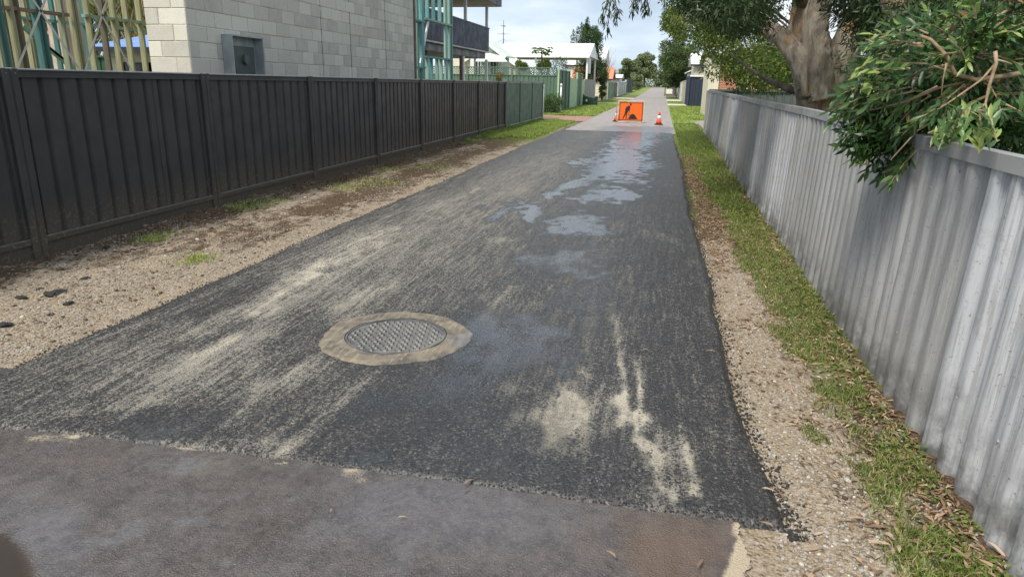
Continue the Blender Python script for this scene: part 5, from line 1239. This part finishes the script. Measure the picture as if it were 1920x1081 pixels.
# sunlit yellow green tree behind it
cl = []
pol = [(1262, 30), (1300, 25), (1350, 60), (1420, 60), (1480, 90), (1500, 150), (1440, 158), (1400, 160), (1370, 148), (1345, 135), (1330, 100), (1290, 85), (1262, 75)]
def inpoly(x_, y_, P_):
    c = False; n_ = len(P_)
    for i in range(n_):
        x0, y0 = P_[i]; x1, y1 = P_[i-1]
        if (y0 > y_) != (y1 > y_) and x_ < (x1 - x0)*(y_ - y0)/(y1 - y0) + x0: c = not c
    return c
while len(cl) < 62:
    x_, y_ = 1255 + 260*RNG.random(), 20 + 145*RNG.random()
    if inpoly(x_, y_, pol): cl.append((A_(x_, y_ - 6, 17 + 6*RNG.random()), (.42, .42, .36)))
for i in range(26): cl.append((A_(1280 + 240*RNG.random(), -20 - 110*RNG.random(), 18 + 5*RNG.random()), (.7, .7, .6)))
simple_tree('leafy_tree', 'yellow green leafy tree arching beside the paperbark over the brick house', (4.6, 20, 0), 4.6, cl, 42000, .09, .038, 'sunny_leaf', .48, .14)
# dark tree down the right side
cl = []
for i in range(60):
    x_ = 1256 + 34*RNG.normal()*.55; y_ = 20 + 125*RNG.random(); x_ = max(x_, 1246 - (y_ > 60)*5 + abs(RNG.normal())*3); cl.append((A_(x_ + 6, y_, 88 + 8*RNG.random()), (.85, .85, .75)))
for i in range(10): cl.append((A_(1250 + 30*RNG.random(), 140 + 18*RNG.random(), 92.), (.7, .7, .5)))
simple_tree('dark_tree', 'tall dark green tree at the right edge of the lane far ahead', (2.6, 92, float(gz(92))), 9, cl, 26000, .22, .10, 'dark_leaf', .5, .22)
# far tree and scrub
def dome_tree(name, label, px0, px1, ptop, pbot, Y_, n, ln, mat, nl, tone=.5, flat=.5):
    xc, hw = (px0 + px1)/2, (px1 - px0)/2; cl = []
    while len(cl) < n:
        u_, v_ = RNG.uniform(-1, 1), RNG.uniform(0, 1)
        if u_*u_ + (1.05*v_)**2 < 1: cl.append((A_(xc + hw*.86*u_, pbot - (pbot - ptop)*.92*v_, Y_ + RNG.normal()*hw*Y_/FPX*.35), (hw*Y_/FPX*.22,)*2 + (hw*Y_/FPX*.17,)))
    b = A_(xc, 165, Y_); z_ = float(gz(Y_)); h = float(A_(xc, ptop, Y_)[2]) - z_
    return simple_tree(name, label, (float(b[0]), Y_, z_), h, cl, nl, ln, ln*.55, mat, tone, h*.03)
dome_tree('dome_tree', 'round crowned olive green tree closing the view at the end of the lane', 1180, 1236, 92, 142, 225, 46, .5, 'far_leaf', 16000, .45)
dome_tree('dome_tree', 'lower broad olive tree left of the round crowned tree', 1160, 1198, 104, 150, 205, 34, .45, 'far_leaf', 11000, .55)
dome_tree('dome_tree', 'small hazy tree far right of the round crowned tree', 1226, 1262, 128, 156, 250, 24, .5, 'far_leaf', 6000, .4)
C_ = np.stack([RNG.uniform(-60, 60, 9000), RNG.uniform(264, 276, 9000), 1.0 + 6*RNG.random(9000)**1.6*(.5 + .8*fbm(np.linspace(0, 30, 9000)*0 + RNG.random(9000)*9, np.zeros(9000), 3))], 1)
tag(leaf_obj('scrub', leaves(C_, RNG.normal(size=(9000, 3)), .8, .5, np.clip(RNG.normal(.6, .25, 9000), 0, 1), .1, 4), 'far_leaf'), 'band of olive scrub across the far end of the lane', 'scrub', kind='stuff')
# conifer by the carport
cl = []
for i in range(70):
    v_ = RNG.random(); hw = 30*(1 - v_)**.6 + 6; x_ = 1106 + hw*RNG.uniform(-1, 1)*.85; y_ = 150 - 98*v_; cl.append((A_(x_, y_, 68 + RNG.normal()*.7), (.40, .40, .58)))
for x_, y0_ in ((1074, 62), (1083, 56), (1098, 42), (1104, 38), (1117, 54), (1127, 66), (1090, 48)):
    for k in range(4): cl.append((A_(x_ + RNG.normal(), y0_ + 8*k, 68.), (.12 + .04*k, .12 + .04*k, .26)))
simple_tree('bushy_conifer', 'dense bushy dark green tree behind the white carport', (float(A_(1106, 165, 68)[0]), 68, 0), 5.6, cl, 26000, .14, .05, 'conifer_leaf', .5, .12, droop=-.5)
t = thing('bare_shrub', 'thin leafless pale branched shrub right of the bushy dark tree', 'shrub', (float(A_(1138, 160, 72)[0]), 72, .02)); m = MB()
for k in range(26):
    b = A_(1132 + RNG.normal()*4, 150, 72); e1 = A_(1130 + 26*RNG.random(), 85 + 35*RNG.random(), 72 + RNG.normal()*.5); m.tube([b, b*.5 + e1*.5 + RNG.normal(size=3)*.12, e1], [.02, .014, .006], 4)
part('branch', m, 'twig', t)
# shrubs
def shrub(name, label, px0, px1, py0, py1, Y_, n, nl, ln, wd, mat, tone=.5, base=None, cat='shrub'):
    cl = [(A_(RNG.uniform(px0, px1), RNG.uniform(py0, py1), Y_ + RNG.normal()*.25), ((px1-px0)*Y_/FPX*.2 + .05,)*3) for _ in range(n)]
    b = A_((px0+px1)/2, py1, Y_); z_ = float(gz(Y_)); t = thing(name, label, cat, (float(b[0]), Y_, z_)); m = MB()
    for c, r in cl[:14]: m.tube([(b[0], Y_, z_ - .03), (np.array((b[0], Y_, z_)) + c)/2 + RNG.normal(size=3)*.03, c], [.02, .014, .006], 5)
    part('stem', m, 'bark', t); leaf_obj('foliage', clusters_leaves(cl, nl, ln, wd, tone, droop=-.3), mat, t); return t
shrub('round_shrub', 'low round green shrub at the driveway edge by the short green fence', 1022, 1052, 183, 211, 38.5, 26, 4200, .075, .035, 'conifer_leaf', .75)
shrub('creeper', 'creeper hanging over the gap between the grey and cream paling fences', 1124, 1134, 140, 182, 69., 16, 2200, .14, .07, 'sunny_leaf', .6, cat='creeper')
shrub('garden_shrub', 'yellow green shrub above the lattice fence left of the umbrella plant', 970, 986, 116, 128, 46., 12, 1800, .13, .05, 'sunny_leaf', .75)
shrub('garden_shrub', 'yellow green shrub above the lattice fence beneath the umbrella plant', 1010, 1029, 117, 129, 46., 12, 1800, .13, .05, 'sunny_leaf', .75)
shrub('garden_shrub', 'sparse grey shrub above the lattice fence under the carport', 1038, 1066, 112, 128, 48., 14, 700, .12, .03, 'dark_leaf', .5)
shrub('hedge_bush', 'green bush between the far navy fence and the far tree on the left', 1187, 1204, 145, 167, 155., 16, 2500, .35, .18, 'far_leaf', .6)
shrub('potted_sprig', 'small yellowing sprig poking above the end of the black fence', 933, 941, 138, 151, 25.5, 7, 300, .07, .03, 'palm_leaf', .9)
shrub('weed_clump', 'tall green weeds at the foot of the navy fence', 1318, 1332, 172, 198, 56., 12, 900, .16, .03, 'sunny_leaf', .6)
# umbrella plant
Y_ = 45.; b = A_(1016, 130, Y_); t = thing('umbrella_plant', 'slim umbrella shaped plant rising above the lattice fence', 'plant', (float(b[0]), Y_, 0)); m = MB().tube([(b[0], Y_, 0), (b[0], Y_, b[2]), A_(1016, 98, Y_)], [.07, .06, .045], 7)
tipc = A_(1016, 96, Y_); Cc = []; Dc = []
for k in range(17):
    a = k*2.4; e1 = tipc + np.array([math.cos(a)*.55*(.5 + RNG.random()*.7), math.sin(a)*.55, .25 - .45*RNG.random()]); m.tube([tipc, (tipc + e1)/2 + (0, 0, .06), e1], [.012, .01, .006], 4)
    for j in range(9): Cc.append(e1); Dc.append(np.array([math.cos(a + j*.7), math.sin(a + j*.7), -.25 + .2*RNG.normal()]))
part('stem', m, 'bark', t); leaf_obj('foliage', leaves(np.array(Cc), np.array(Dc), .24, .09, np.clip(RNG.normal(.65, .2, len(Cc)), 0, 1), .2, 4), 'sunny_leaf', t)
# palms behind the blue roof
def palm(label, px_, ptop, Y_, nf, R, seed):
    b = A_(px_, ptop, Y_); t = thing('palm_tree', label, 'palm tree', (float(b[0]), Y_, 0), 'palms behind the blue roofed house'); c = np.array([b[0], Y_, b[2]])
    part('trunk', limb([(b[0], Y_, 0), (b[0] + .1, Y_, b[2]*.5), c], .16, .11, 10), 'bark', t, True); Cc, Dc, Tc = [], [], []; m = MB()
    for k in range(nf):
        a = k*2.399 + seed; el = RNG.uniform(-.2, 1.0); p = [c]
        for j in range(1, 9):
            s_ = j/8; p.append(c + np.array([math.cos(a)*R*s_*math.cos(el*.6), math.sin(a)*R*s_*math.cos(el*.6), R*(math.sin(el)*s_ - 1.05*s_*s_)]))
        m.tube(p, np.linspace(.025, .006, 9), 4); tn = np.clip(.35 + .25*RNG.normal() + (.4 if el < .05 else 0), 0, 1)
        for j in range(46):
            s_ = .12 + .88*j/46; i = min(int(s_*8), 7); q = p[i] + (p[i+1] - p[i])*(s_*8 - i); d_ = norm(p[i+1] - p[i]); sd = norm(np.cross(d_, (0, 0, 1.)))
            for g in (-1, 1): Cc.append(q); Dc.append(d_*.6 + sd*g*.8 + np.array([0, 0, -.55])); Tc.append(tn)
    part('frond_stem', m, 'twig', t); leaf_obj('fronds', leaves(np.array(Cc), np.array(Dc), .62, .045, np.array(Tc), .2, 4), 'palm_leaf', t)
palm('left palm of the clump, crown above the blue roof\'s low end', 160, -5, 27., 26, 2.2, .3)
palm('middle palm of the clump above the blue roof', 205, -22, 29., 26, 2.4, 1.1)
palm('right palm of the clump, next to the block wall corner', 262, 2, 27.5, 26, 2.2, 2.)

# ------------------------------------------------------------------ overhanging bottlebrush branch
bb = thing('bottlebrush_bush', 'leafy bottlebrush bush with long glossy leaves hanging over the corrugated fence', 'bush', (1.95, 3.9, 0))
poly = [(1552, 205), (1575, 160), (1605, 120), (1632, 60), (1690, 42), (1760, 20), (1840, -30), (1990, -60), (1990, 268), (1850, 275), (1790, 285), (1735, 285), (1690, 318), (1640, 330), (1600, 300), (1572, 262)]
ftop = lambda x_: np.interp(x_, [1540, 1700, 1920], [207, 243, 290])
def place(p, dY=0.):
    x_, y_ = p
    if y_ > ftop(x_) - 14: q = atX(p, 1.16 + .10*RNG.random()); return q if q[1] < 4.5 else atY(p, 4.2)
    return atY(p, 3.55 + .7*RNG.random() + dY)
hub = atY((1905, 150), 3.9); hub2 = atY((1800, 150), 3.9)
twm = MB(); LC, LD, LT, LU = [], [], [], []
tips = []
while len(tips) < 130:
    p = (RNG.uniform(1545, 1980), RNG.uniform(-50, 335))
    if inpoly(p[0], p[1], poly): tips.append(p)
tips += [(1556, 210), (1562, 228), (1580, 262), (1600, 300), (1622, 322), (1650, 335), (1608, 128), (1622, 95), (1590, 150), (1640, 66), (1685, 318), (1668, 345), (1835, 288), (1800, 280), (1855, 282), (1570, 180)]
for p in tips:
    e1 = place(p); c = np.array([p[0] - 1810, p[1] - 120.]); c /= np.linalg.norm(c) + 1e-6
    r0 = (p[0] - c[0]*RNG.uniform(60, 110) + 12, p[1] - c[1]*RNG.uniform(40, 70) - 14); d0 = (r0[0], r0[1])
    b = atY(d0, float(np.clip(e1[1] + RNG.normal()*.12 + .1, 3.0, 4.6)))
    md = (b + e1)/2 + np.array([0, 0, .02]); P_ = [b, md, e1]
    twm.tube(P_, [.005, .004, .002], 5)
    nlf = int(RNG.integers(15, 23)); young = RNG.random() < .28 or p[0] < 1640 and RNG.random() < .3; base = RNG.normal(.42, .17)
    for k in range(nlf):
        s_ = .12 + .88*(k/(nlf-1))**.8; q = (b + (md - b)*2*s_) if s_ < .5 else (md + (e1 - md)*(2*s_ - 1)); ax_ = norm(e1 - b); a = k*2.399
        u_ = norm(np.cross(ax_, (0.1, .3, 1.))); w_ = np.cross(ax_, u_); op = .95 - .5*s_
        d_ = ax_*(1 - .35*op) + (u_*math.cos(a) + w_*math.sin(a))*op + np.array([0, 0, -.12]); LC.append(q); LD.append(d_); LU.append(np.array([0, -.5, 1.]) + RNG.normal(size=3)*.45)
        LT.append(float(np.clip(base + RNG.normal()*.10 + (.45*(s_ > .72) if young else 0), 0, 1)))
LT = [1. if RNG.random() < .02 else min(t_, .95) for t_ in LT]
LC, LD, LT, LU = np.array(LC), norm(np.array(LD)), np.array(LT), np.array(LU)
ll = .044 + .048*RNG.random(len(LC)); lw = ll*(.25 + .07*RNG.random(len(LC)))
# woody branches
wood = MB()
for pts, Y_, r in ((((1990, 120), (1900, 140), (1830, 150), (1790, 138), (1775, 105), (1745, 75), (1700, 58), (1672, 55)), 3.75, .013), (((1830, 150), (1760, 165), (1700, 190), (1640, 205), (1590, 210)), 3.85, .007), (((1866, 96), (1868, 118), (1855, 160), (1848, 195), (1800, 225), (1740, 250)), 3.6, .009),
                   (((1868, 112), (1885, 116), (1898, 121)), 3.6, .005), (((1868, 118), (1840, 150), (1790, 185), (1760, 205)), 3.65, .006), (((1775, 118), (1768, 150), (1765, 180)), 3.7, .005), (((1790, 138), (1740, 120), (1690, 118), (1660, 100), (1630, 75)), 3.75, .005), (((1848, 195), (1855, 230), (1850, 260)), 3.4, .004), (((1990, 160), (1920, 175), (1850, 178)), 3.8, .010),
                   (((1850, 180), (1780, 210), (1720, 245), (1670, 300)), 3.8, .007), (((1775, 120), (1740, 145), (1690, 150), (1640, 165)), 3.8, .005), (((1930, 0), (1870, 30), (1820, 60), (1790, 75)), 3.9, .008)):
    P_ = [atY(q, Y_) for q in pts]; wood.tube(P_, np.linspace(r, r*.5, len(P_)), 8)
st = atY((1990, 150), 3.8)
wood2 = limb([(1.95, 3.95, -.05), (1.98, 3.9, .8), st + (.05, 0, -.1), st], .05, .016, 10)
part('stem', merge(wood, wood2), 'twig', bb, True); tag(part('twig', twm, 'twig', bb), kind='stuff')
order = np.argsort(LC[:, 1] + .05*RNG.random(len(LC)) - 2.*ll); big = order[:300]; rest_ = order[300:]
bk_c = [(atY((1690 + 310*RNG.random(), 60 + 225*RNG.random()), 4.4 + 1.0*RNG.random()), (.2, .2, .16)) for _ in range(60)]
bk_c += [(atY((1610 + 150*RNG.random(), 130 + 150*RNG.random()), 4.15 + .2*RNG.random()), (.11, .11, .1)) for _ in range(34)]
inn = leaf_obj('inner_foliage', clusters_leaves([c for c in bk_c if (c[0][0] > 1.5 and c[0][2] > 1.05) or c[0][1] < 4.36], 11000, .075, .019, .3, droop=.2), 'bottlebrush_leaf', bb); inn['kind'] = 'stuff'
fol = leaf_obj('foliage', leaves(LC[rest_], LD[rest_], ll[rest_], lw[rest_], LT[rest_], .14, 8, LU[rest_]), 'bottlebrush_leaf', bb); fol['kind'] = 'stuff'
lm = []
for k in range(8):
    V, F, T = leaves(np.zeros((1, 3)), np.array([[1., 0, 0]]), .08, .0225, np.array([.12 + .11*k]), .10 + .02*(k % 4), 8, np.array([[0, 1., 0]]))
    me = raw('leaf', V, F, 'bottlebrush_leaf'); set_attr(me, 'tone', T); lm.append(me)
for i in big:
    d_ = LD[i]; s_ = norm(np.cross(d_, LU[i])); n_ = np.cross(s_, d_)
    # leaf mesh: x = length, side = cross(x, up) with up=y -> z ; normal = -y .. map x->d, z->s, y->-n
    o = link('leaf', lm[int(np.clip((LT[i] - .12)/.11 + .5, 0, 7))], bb, tuple(LC[i])); sc = ll[i]/.08
    Mx = Matrix(((d_[0]*sc, -n_[0]*sc, s_[0]*sc), (d_[1]*sc, -n_[1]*sc, s_[1]*sc), (d_[2]*sc, -n_[2]*sc, s_[2]*sc)))
    o.rotation_mode = 'QUATERNION'; o.rotation_quaternion = Matrix(((d_[0], -n_[0], s_[0]), (d_[1], -n_[1], s_[1]), (d_[2], -n_[2], s_[2]))).to_quaternion(); o.scale = (sc, sc, sc)

# ------------------------------------------------------------------ grass, stones, litter
def scatter(n, x0, x1, y0, y1, dens, zf, pw=1.):
    """rejection sample on a verge; nearer ground is sampled more densely"""
    t = RNG.random(n); y_ = y0 + (y1 - y0)*t**pw; x_ = x0 + (x1 - x0)*RNG.random(n); k = RNG.random(n) < dens(x_, y_); x_, y_ = x_[k], y_[k]
    return np.stack([x_, y_, zf(x_, y_)], 1)
fz = lambda x_, y_: RX(y_) - x_                                   # distance to the right fence
def gd_r(x_, y_):
    p = fbm(x_*5, y_*3.5, 91, 4); d = .62*sstep(.46, .76, p + .22*sstep(.80, 1.0, x_) + .10*sstep(4.0, 6.0, y_) + .2*sstep(15, 20, y_) - .30*np.exp(-((x_ - .62)/.17)**2)*sstep(14, 8, y_) - .35*np.exp(-((x_ - .62)/.12)**2)*sstep(18, 10, y_) - .28*sstep(.15, .04, fz(x_, y_)) - .12*sstep(3.2, 2.4, y_))
    return np.where((x_ > .56) & (fz(x_, y_) > .02), d, 0)
P_ = scatter(120000, .56, 1.5, 1.9, 9., gd_r, zr, 1.5); n = len(P_); h = .022 + .038*RNG.random(n)**1.3
g1 = blades(P_, h, .0028 + .0025*RNG.random(n), .35 + .9*RNG.random(n), np.clip(RNG.normal(.52, .3, n), 0, 1))
P2 = scatter(90000, .54, 1.62, 8.5, 31., gd_r, zr, 1.2); n = len(P2); h = .035 + .05*RNG.random(n)
g2 = blades(P2, h, .006 + .006*RNG.random(n), .35 + .9*RNG.random(n), np.clip(RNG.normal(.5, .2, n), 0, 1))
def join(a, b): return np.concatenate([a[0], b[0]]), np.concatenate([a[1], b[1] + len(a[0])]), np.concatenate([a[2], b[2]])
tag(leaf_obj('grass', join(g1, g2), 'grass_blade'), 'short green grass growing along the corrugated fence verge', 'grass', kind='stuff')
def gd_l(x_, y_):
    p = fbm(x_*2.5, y_*1.5, 92, 4); d = sstep(.35, .55, p - .55 + .6*sstep(15.5, 21.5, y_) + .15*sstep(20, 25, y_))*sstep(-3.55, -3.85, x_ + .3*(p - .5)); return np.where(x_ > FX + .06, d, 0)
P3 = scatter(110000, FX, -3.5, 13., 31.1, gd_l, zl, .8); n = len(P3); g3 = blades(P3, .05 + .07*RNG.random(n), .009 + .008*RNG.random(n), .4 + .9*RNG.random(n), np.clip(RNG.normal(.5, .22, n), 0, 1))
# a few tufts on the dirt
tc_ = [(-5.05, 7.7, .10), (-4.95, 8.1, .14), (-4.5, 9.6, .16), (-4.3, 10.3, .18), (-4.75, 11.8, .2), (-4.85, 5.9, .09), (-4.2, 12.6, .22), (-3.95, 5.3, .07)]
Pt = np.concatenate([np.stack([RNG.normal(a, r, 330), RNG.normal(b, r*1.3, 330)], 1) for a, b, r in tc_]); Pt = Pt[Pt[:, 0] > FX + .04]; Pt = np.column_stack([Pt, zl(Pt[:, 0], Pt[:, 1])]); n = len(Pt)
g4 = blades(Pt, .025 + .045*RNG.random(n), .003 + .004*RNG.random(n), .5 + .8*RNG.random(n), np.clip(RNG.normal(.7, .25, n), 0, 1))
tag(leaf_obj('grass', join(g3, g4), 'lawn_blade'), 'bright green grass on the left verge by the short green fence', 'grass', kind='stuff')
P5 = np.concatenate([scatter(40000, -6., -3.3, 36.5, 75, lambda a, b: (sstep(.3, .5, fbm(a*1.5, b*.7, 93)))*(1 - ((b > 61) & (b < 67))), lambda a, b: gz(b) - .02, 1.3), scatter(40000, .56, 4.3, 25, 76, lambda a, b: np.where(((b > 59.5) & (b < 67) & (a < 2.2)) | ((b > 27) & (b < 35.3) & (a > 1.3)) | (a < .6), 0, sstep(.3, .5, fbm(a*1.5, b*.7, 94))), lambda a, b: gz(b) - .02, 1.3)])
n = len(P5); tag(leaf_obj('grass', blades(P5, .06 + .10*RNG.random(n), .02 + .02*RNG.random(n), .4 + .9*RNG.random(n), np.clip(RNG.normal(.55, .2, n), 0, 1)), 'lawn_blade'), 'bright lawn grass further down both sides of the lane', 'grass', kind='stuff')
# small leaved weeds against the fence foot
Cw = []
for k in range(80):
    y_ = 2.2 + 4.5*RNG.random()**1.6; x_ = RX(y_) - .04 - .16*RNG.random()**1.5; m_ = RNG.integers(8, 22); Cw.append(np.stack([RNG.normal(x_, .022, m_), RNG.normal(y_, .03, m_), zr(x_, y_) + .008 + .035*RNG.random(m_)], 1))
Cw = np.concatenate(Cw); n = len(Cw); Dw = RNG.normal(size=(n, 3))*np.array([1, 1, .3]); tag(leaf_obj('clover', leaves(Cw, Dw, .016 + .010*RNG.random(n), .014, np.clip(RNG.normal(.35, .2, n), 0, .8), .05, 4, np.tile([0, 0, 1.], (n, 1)) + RNG.normal(size=(n, 3))*.4), 'grass_blade'), 'small leaved clover weeds along the foot of the corrugated fence', 'weeds', kind='stuff')
# gravel
Ps = scatter(42000, FX + .03, -3.5, 2.5, 17, lambda a, b: sstep(.3, .65, fbm(a*3, b*2, 95, 4) + .2*sstep(9, 4, b))*.95, zl, 1.7); n = len(Ps); sz = .006 + .016*RNG.random(n)**2.5 + .02*(RNG.random(n) > .98)
tag(leaf_obj('gravel', stones(Ps + [0, 0, .001], sz, np.clip(RNG.normal(.42, .22, n), 0, 1)), 'stone'), 'pale gravel and crumbs scattered over the left dirt verge', 'gravel', kind='stuff')
Ps = scatter(12000, .52, 1.3, 1.9, 9, lambda a, b: np.where(fz(a, b) > .03, sstep(.32, .6, fbm(a*4, b*2.5, 96, 4) + .25*np.exp(-((a - .7)/.2)**2) - .35*sstep(6, 7.5, b)), 0), zr, 1.7); n = len(Ps); sz = .006 + .015*RNG.random(n)**2 + .014*(RNG.random(n) > .97)
tag(leaf_obj('gravel', stones(Ps + [0, 0, .001], sz, np.clip(RNG.normal(.52, .2, n), 0, 1)), 'stone'), 'pale gravel along the right edge of the new asphalt', 'gravel', kind='stuff')
Pc = scatter(9000, FX + .03, -3.55, 3, 18, lambda a, b: .15 + .75*np.exp(-((a + 5.1)/.25)**2) + .6*sstep(.5, .65, fbm(a*2.2, b*1.1, 68)), zl, 1.3); n = len(Pc); sz = (.008 + .05*RNG.random(n)**4 + .010*RNG.random(n))*np.where(Pc[:, 0] > -4.75, .62, 1.)
tag(leaf_obj('soil_clods', stones(Pc + [0, 0, .002], sz, np.clip(RNG.normal(.5, .25, n), 0, 1), .7), 'clod'), 'brown soil clods over the left dirt verge', 'soil', kind='stuff')
Pc = scatter(9000, .55, 1.4, 1.9, 14, lambda a, b: np.where(fz(a, b) > .015, .04 + .8*sstep(.3, .06, fz(a, b)), 0), zr, 1.6); n = len(Pc); sz = .006 + .026*RNG.random(n)**3 + .006*RNG.random(n)
tag(leaf_obj('soil_clods', stones(Pc + [0, 0, .002], sz, np.clip(RNG.normal(.3, .2, n), 0, 1), .7), 'clod'), 'dark soil crumbs along the foot of the corrugated fence', 'soil', kind='stuff')
# crumbs of new asphalt along its edge
ye = 2.3 + 18*RNG.random(5200)**1.6; side = RNG.random(5200) < .5; xe = np.where(side, XL(ye) - np.abs(RNG.normal(0, .035, 5200)) + .02, XR(ye) + np.abs(RNG.normal(0, .035, 5200)) - .02)
Pe = np.stack([xe, ye, np.where(side, zl(xe, ye), zr(xe, ye)) + .004], 1); tag(leaf_obj('asphalt_crumbs', stones(Pe, .006 + .012*RNG.random(5200)**2, np.clip(RNG.normal(.3, .2, 5200), 0, 1)), 'asphalt_lump'), 'black asphalt crumbs along both ragged road edges', 'gravel', kind='stuff')
# lumps on the dirt
LUMPL = ['largest black asphalt lump of the cluster on the near left dirt verge', 'black asphalt lump left of the largest one in the cluster', 'black asphalt lump cut by the left edge of the picture', 'black lump behind the cluster, towards the black fence', 'small black lump just behind the largest one of the cluster', 'grey black clod by the fence foot right of the nearest post', 'small black lump in front of the largest one of the cluster', 'small dark clod by the second fence bay on the dirt', 'tiny dark crumb at the front of the lump cluster', 'small dark stone on the dirt strip by the third fence bay']
for k, (px_, py_, s_) in enumerate(((105, 558, .17), (40, 560, .13), (8, 610, .13), (160, 525, .10), (75, 545, .08), (200, 465, .12), (130, 572, .09), (330, 440, .07), (95, 590, .06), (520, 385, .07))):
    q = G((px_, py_)); m = MB(); V, F, T = stones(np.array([[q[0], q[1], float(zl(q[0], q[1])) + s_*.05]]), np.array([s_*.8]), np.array([.5]), .35)
    o = part('asphalt_lump', (V, [tuple(f) for f in F]), 'asphalt_lump', None); sb = o.modifiers.new('sub', 'SUBSURF'); sb.levels = sb.render_levels = 2; sb.subdivision_type = 'SIMPLE'
    tx = bpy.data.textures.new('lump', 'CLOUDS'); tx.noise_scale = .03; dm = o.modifiers.new('d', 'DISPLACE'); dm.texture = tx; dm.strength = s_*.25; dm.mid_level = .5
    tag(o, LUMPL[k], 'lump', 'asphalt lumps on the left dirt verge')
# leaf litter
def lit_r(x_, y_): return np.where((x_ > .55) & (fz(x_, y_) > .02), .03 + .22*sstep(.75, .95, x_) + .45*sstep(5, 8, y_) + .9*sstep(.25, .05, fz(x_, y_)) + .5*sstep(.52, .66, fbm(x_*3, y_*2, 97)) + .6*np.exp(-((x_ - .64)/.1)**2)*sstep(6, 8, y_), 0)
Pl = scatter(24000, .53, 1.5, 1.9, 17, lit_r, zr, 1.5); n = len(Pl); a = RNG.random(n)*6.28; Dl = np.stack([np.cos(a), np.sin(a), .25*RNG.normal(size=n)], 1)
big_ = np.argsort(Pl[:, 1])[::9][:70]; msk = np.ones(n, bool); msk[big_] = False
upv = np.tile([0, 0, 1.], (n, 1)) + RNG.normal(size=(n, 3))*.25
tag(leaf_obj('leaf_litter', leaves(Pl[msk] + [0, 0, .012], Dl[msk], .03 + .035*RNG.random(msk.sum()), .009 + .005*RNG.random(msk.sum()), np.clip(RNG.normal(.5, .25, msk.sum()), 0, 1), .12, 4, upv[msk]), 'dry_leaf'), 'brown fallen leaf litter along the foot of the corrugated fence', 'leaf litter', kind='stuff')
Pd = scatter(900, FX + .03, -3.4, 3., 15, lambda a_, b_: .5 + 0*a_, zl, 1.5); n2 = len(Pd); a = RNG.random(n2)*6.28
tag(leaf_obj('leaf_litter', leaves(Pd + [0, 0, .012], np.stack([np.cos(a), np.sin(a), .2*RNG.normal(size=n2)], 1), .03 + .03*RNG.random(n2), .010, np.clip(RNG.normal(.5, .25, n2), 0, 1), .15, 4, np.tile([0, 0, 1.], (n2, 1))), 'dry_leaf'), 'scattered brown leaves on the left dirt verge', 'leaf litter', kind='stuff')
dl = []
for k in range(6):
    V, F, T = leaves(np.zeros((1, 3)), np.array([[1., 0, 0]]), .075, .016, np.array([.3 + .12*k]), .10 + .05*(k % 3), 8, np.array([[0, .0, 1.]])); V[:, 2] -= V[:, 2].min()
    me = raw('fallen_leaf', V, F, 'dry_leaf'); set_attr(me, 'tone', T); dl.append(me)
for k, i in enumerate(big_):
    o = link('fallen_leaf', dl[k % 6], None, tuple(Pl[i] + [0, 0, .014])); o.rotation_euler = (RNG.normal()*.15, RNG.normal()*.15, RNG.random()*6.28); s_ = .7 + .5*RNG.random(); o.scale = (s_, s_, s_)
    tag(o, 'long brown dry leaf lying on the verge by the corrugated fence', 'leaf', 'dry leaves on the right verge')
for (px_, py_, rz, lab, on) in ((869, 914, 1.2, 'single tan leaf on the wet old asphalt just below the patch edge', 2), (1155, 1055, 2.2, 'orange leaf on the wet brown asphalt near the bottom edge', 2), (1306, 1070, 1.2, 'orange leaf at the bottom edge near the sand stain', 2), (1425, 926, .1, 'tan leaf on the black asphalt corner near the right gravel', 1), (1450, 1000, 2.4, 'curled brown leaf at the black asphalt corner tip', 1),
                                (1340, 666, 2.8, 'orange leaf on the dark asphalt beside the right gravel', 1), (745, 975, .6, 'small reddish leaf scrap on the wet old asphalt', 2), (1205, 660, .5, 'small pale leaf on the dark asphalt in mid lane', 1), (1096, 884, .3, 'tiny red brown leaf on the black patch near its lower edge', 1), (620, 966, 1.9, 'small red leaf scrap left of the middle on the wet asphalt', 2)):
    q = G((px_, py_)); z_ = float(ROADZ(q[0], q[1])) + .006 if on == 1 else .008
    o = link('fallen_leaf', dl[(px_ + py_) % 6], None, (float(q[0]), float(q[1]), z_)); o.rotation_euler = (0, 0, rz); s_ = .5 if 'scrap' in lab or 'tiny' in lab or 'small' in lab else .85; o.scale = (s_, s_, s_); tag(o, lab, 'leaf')
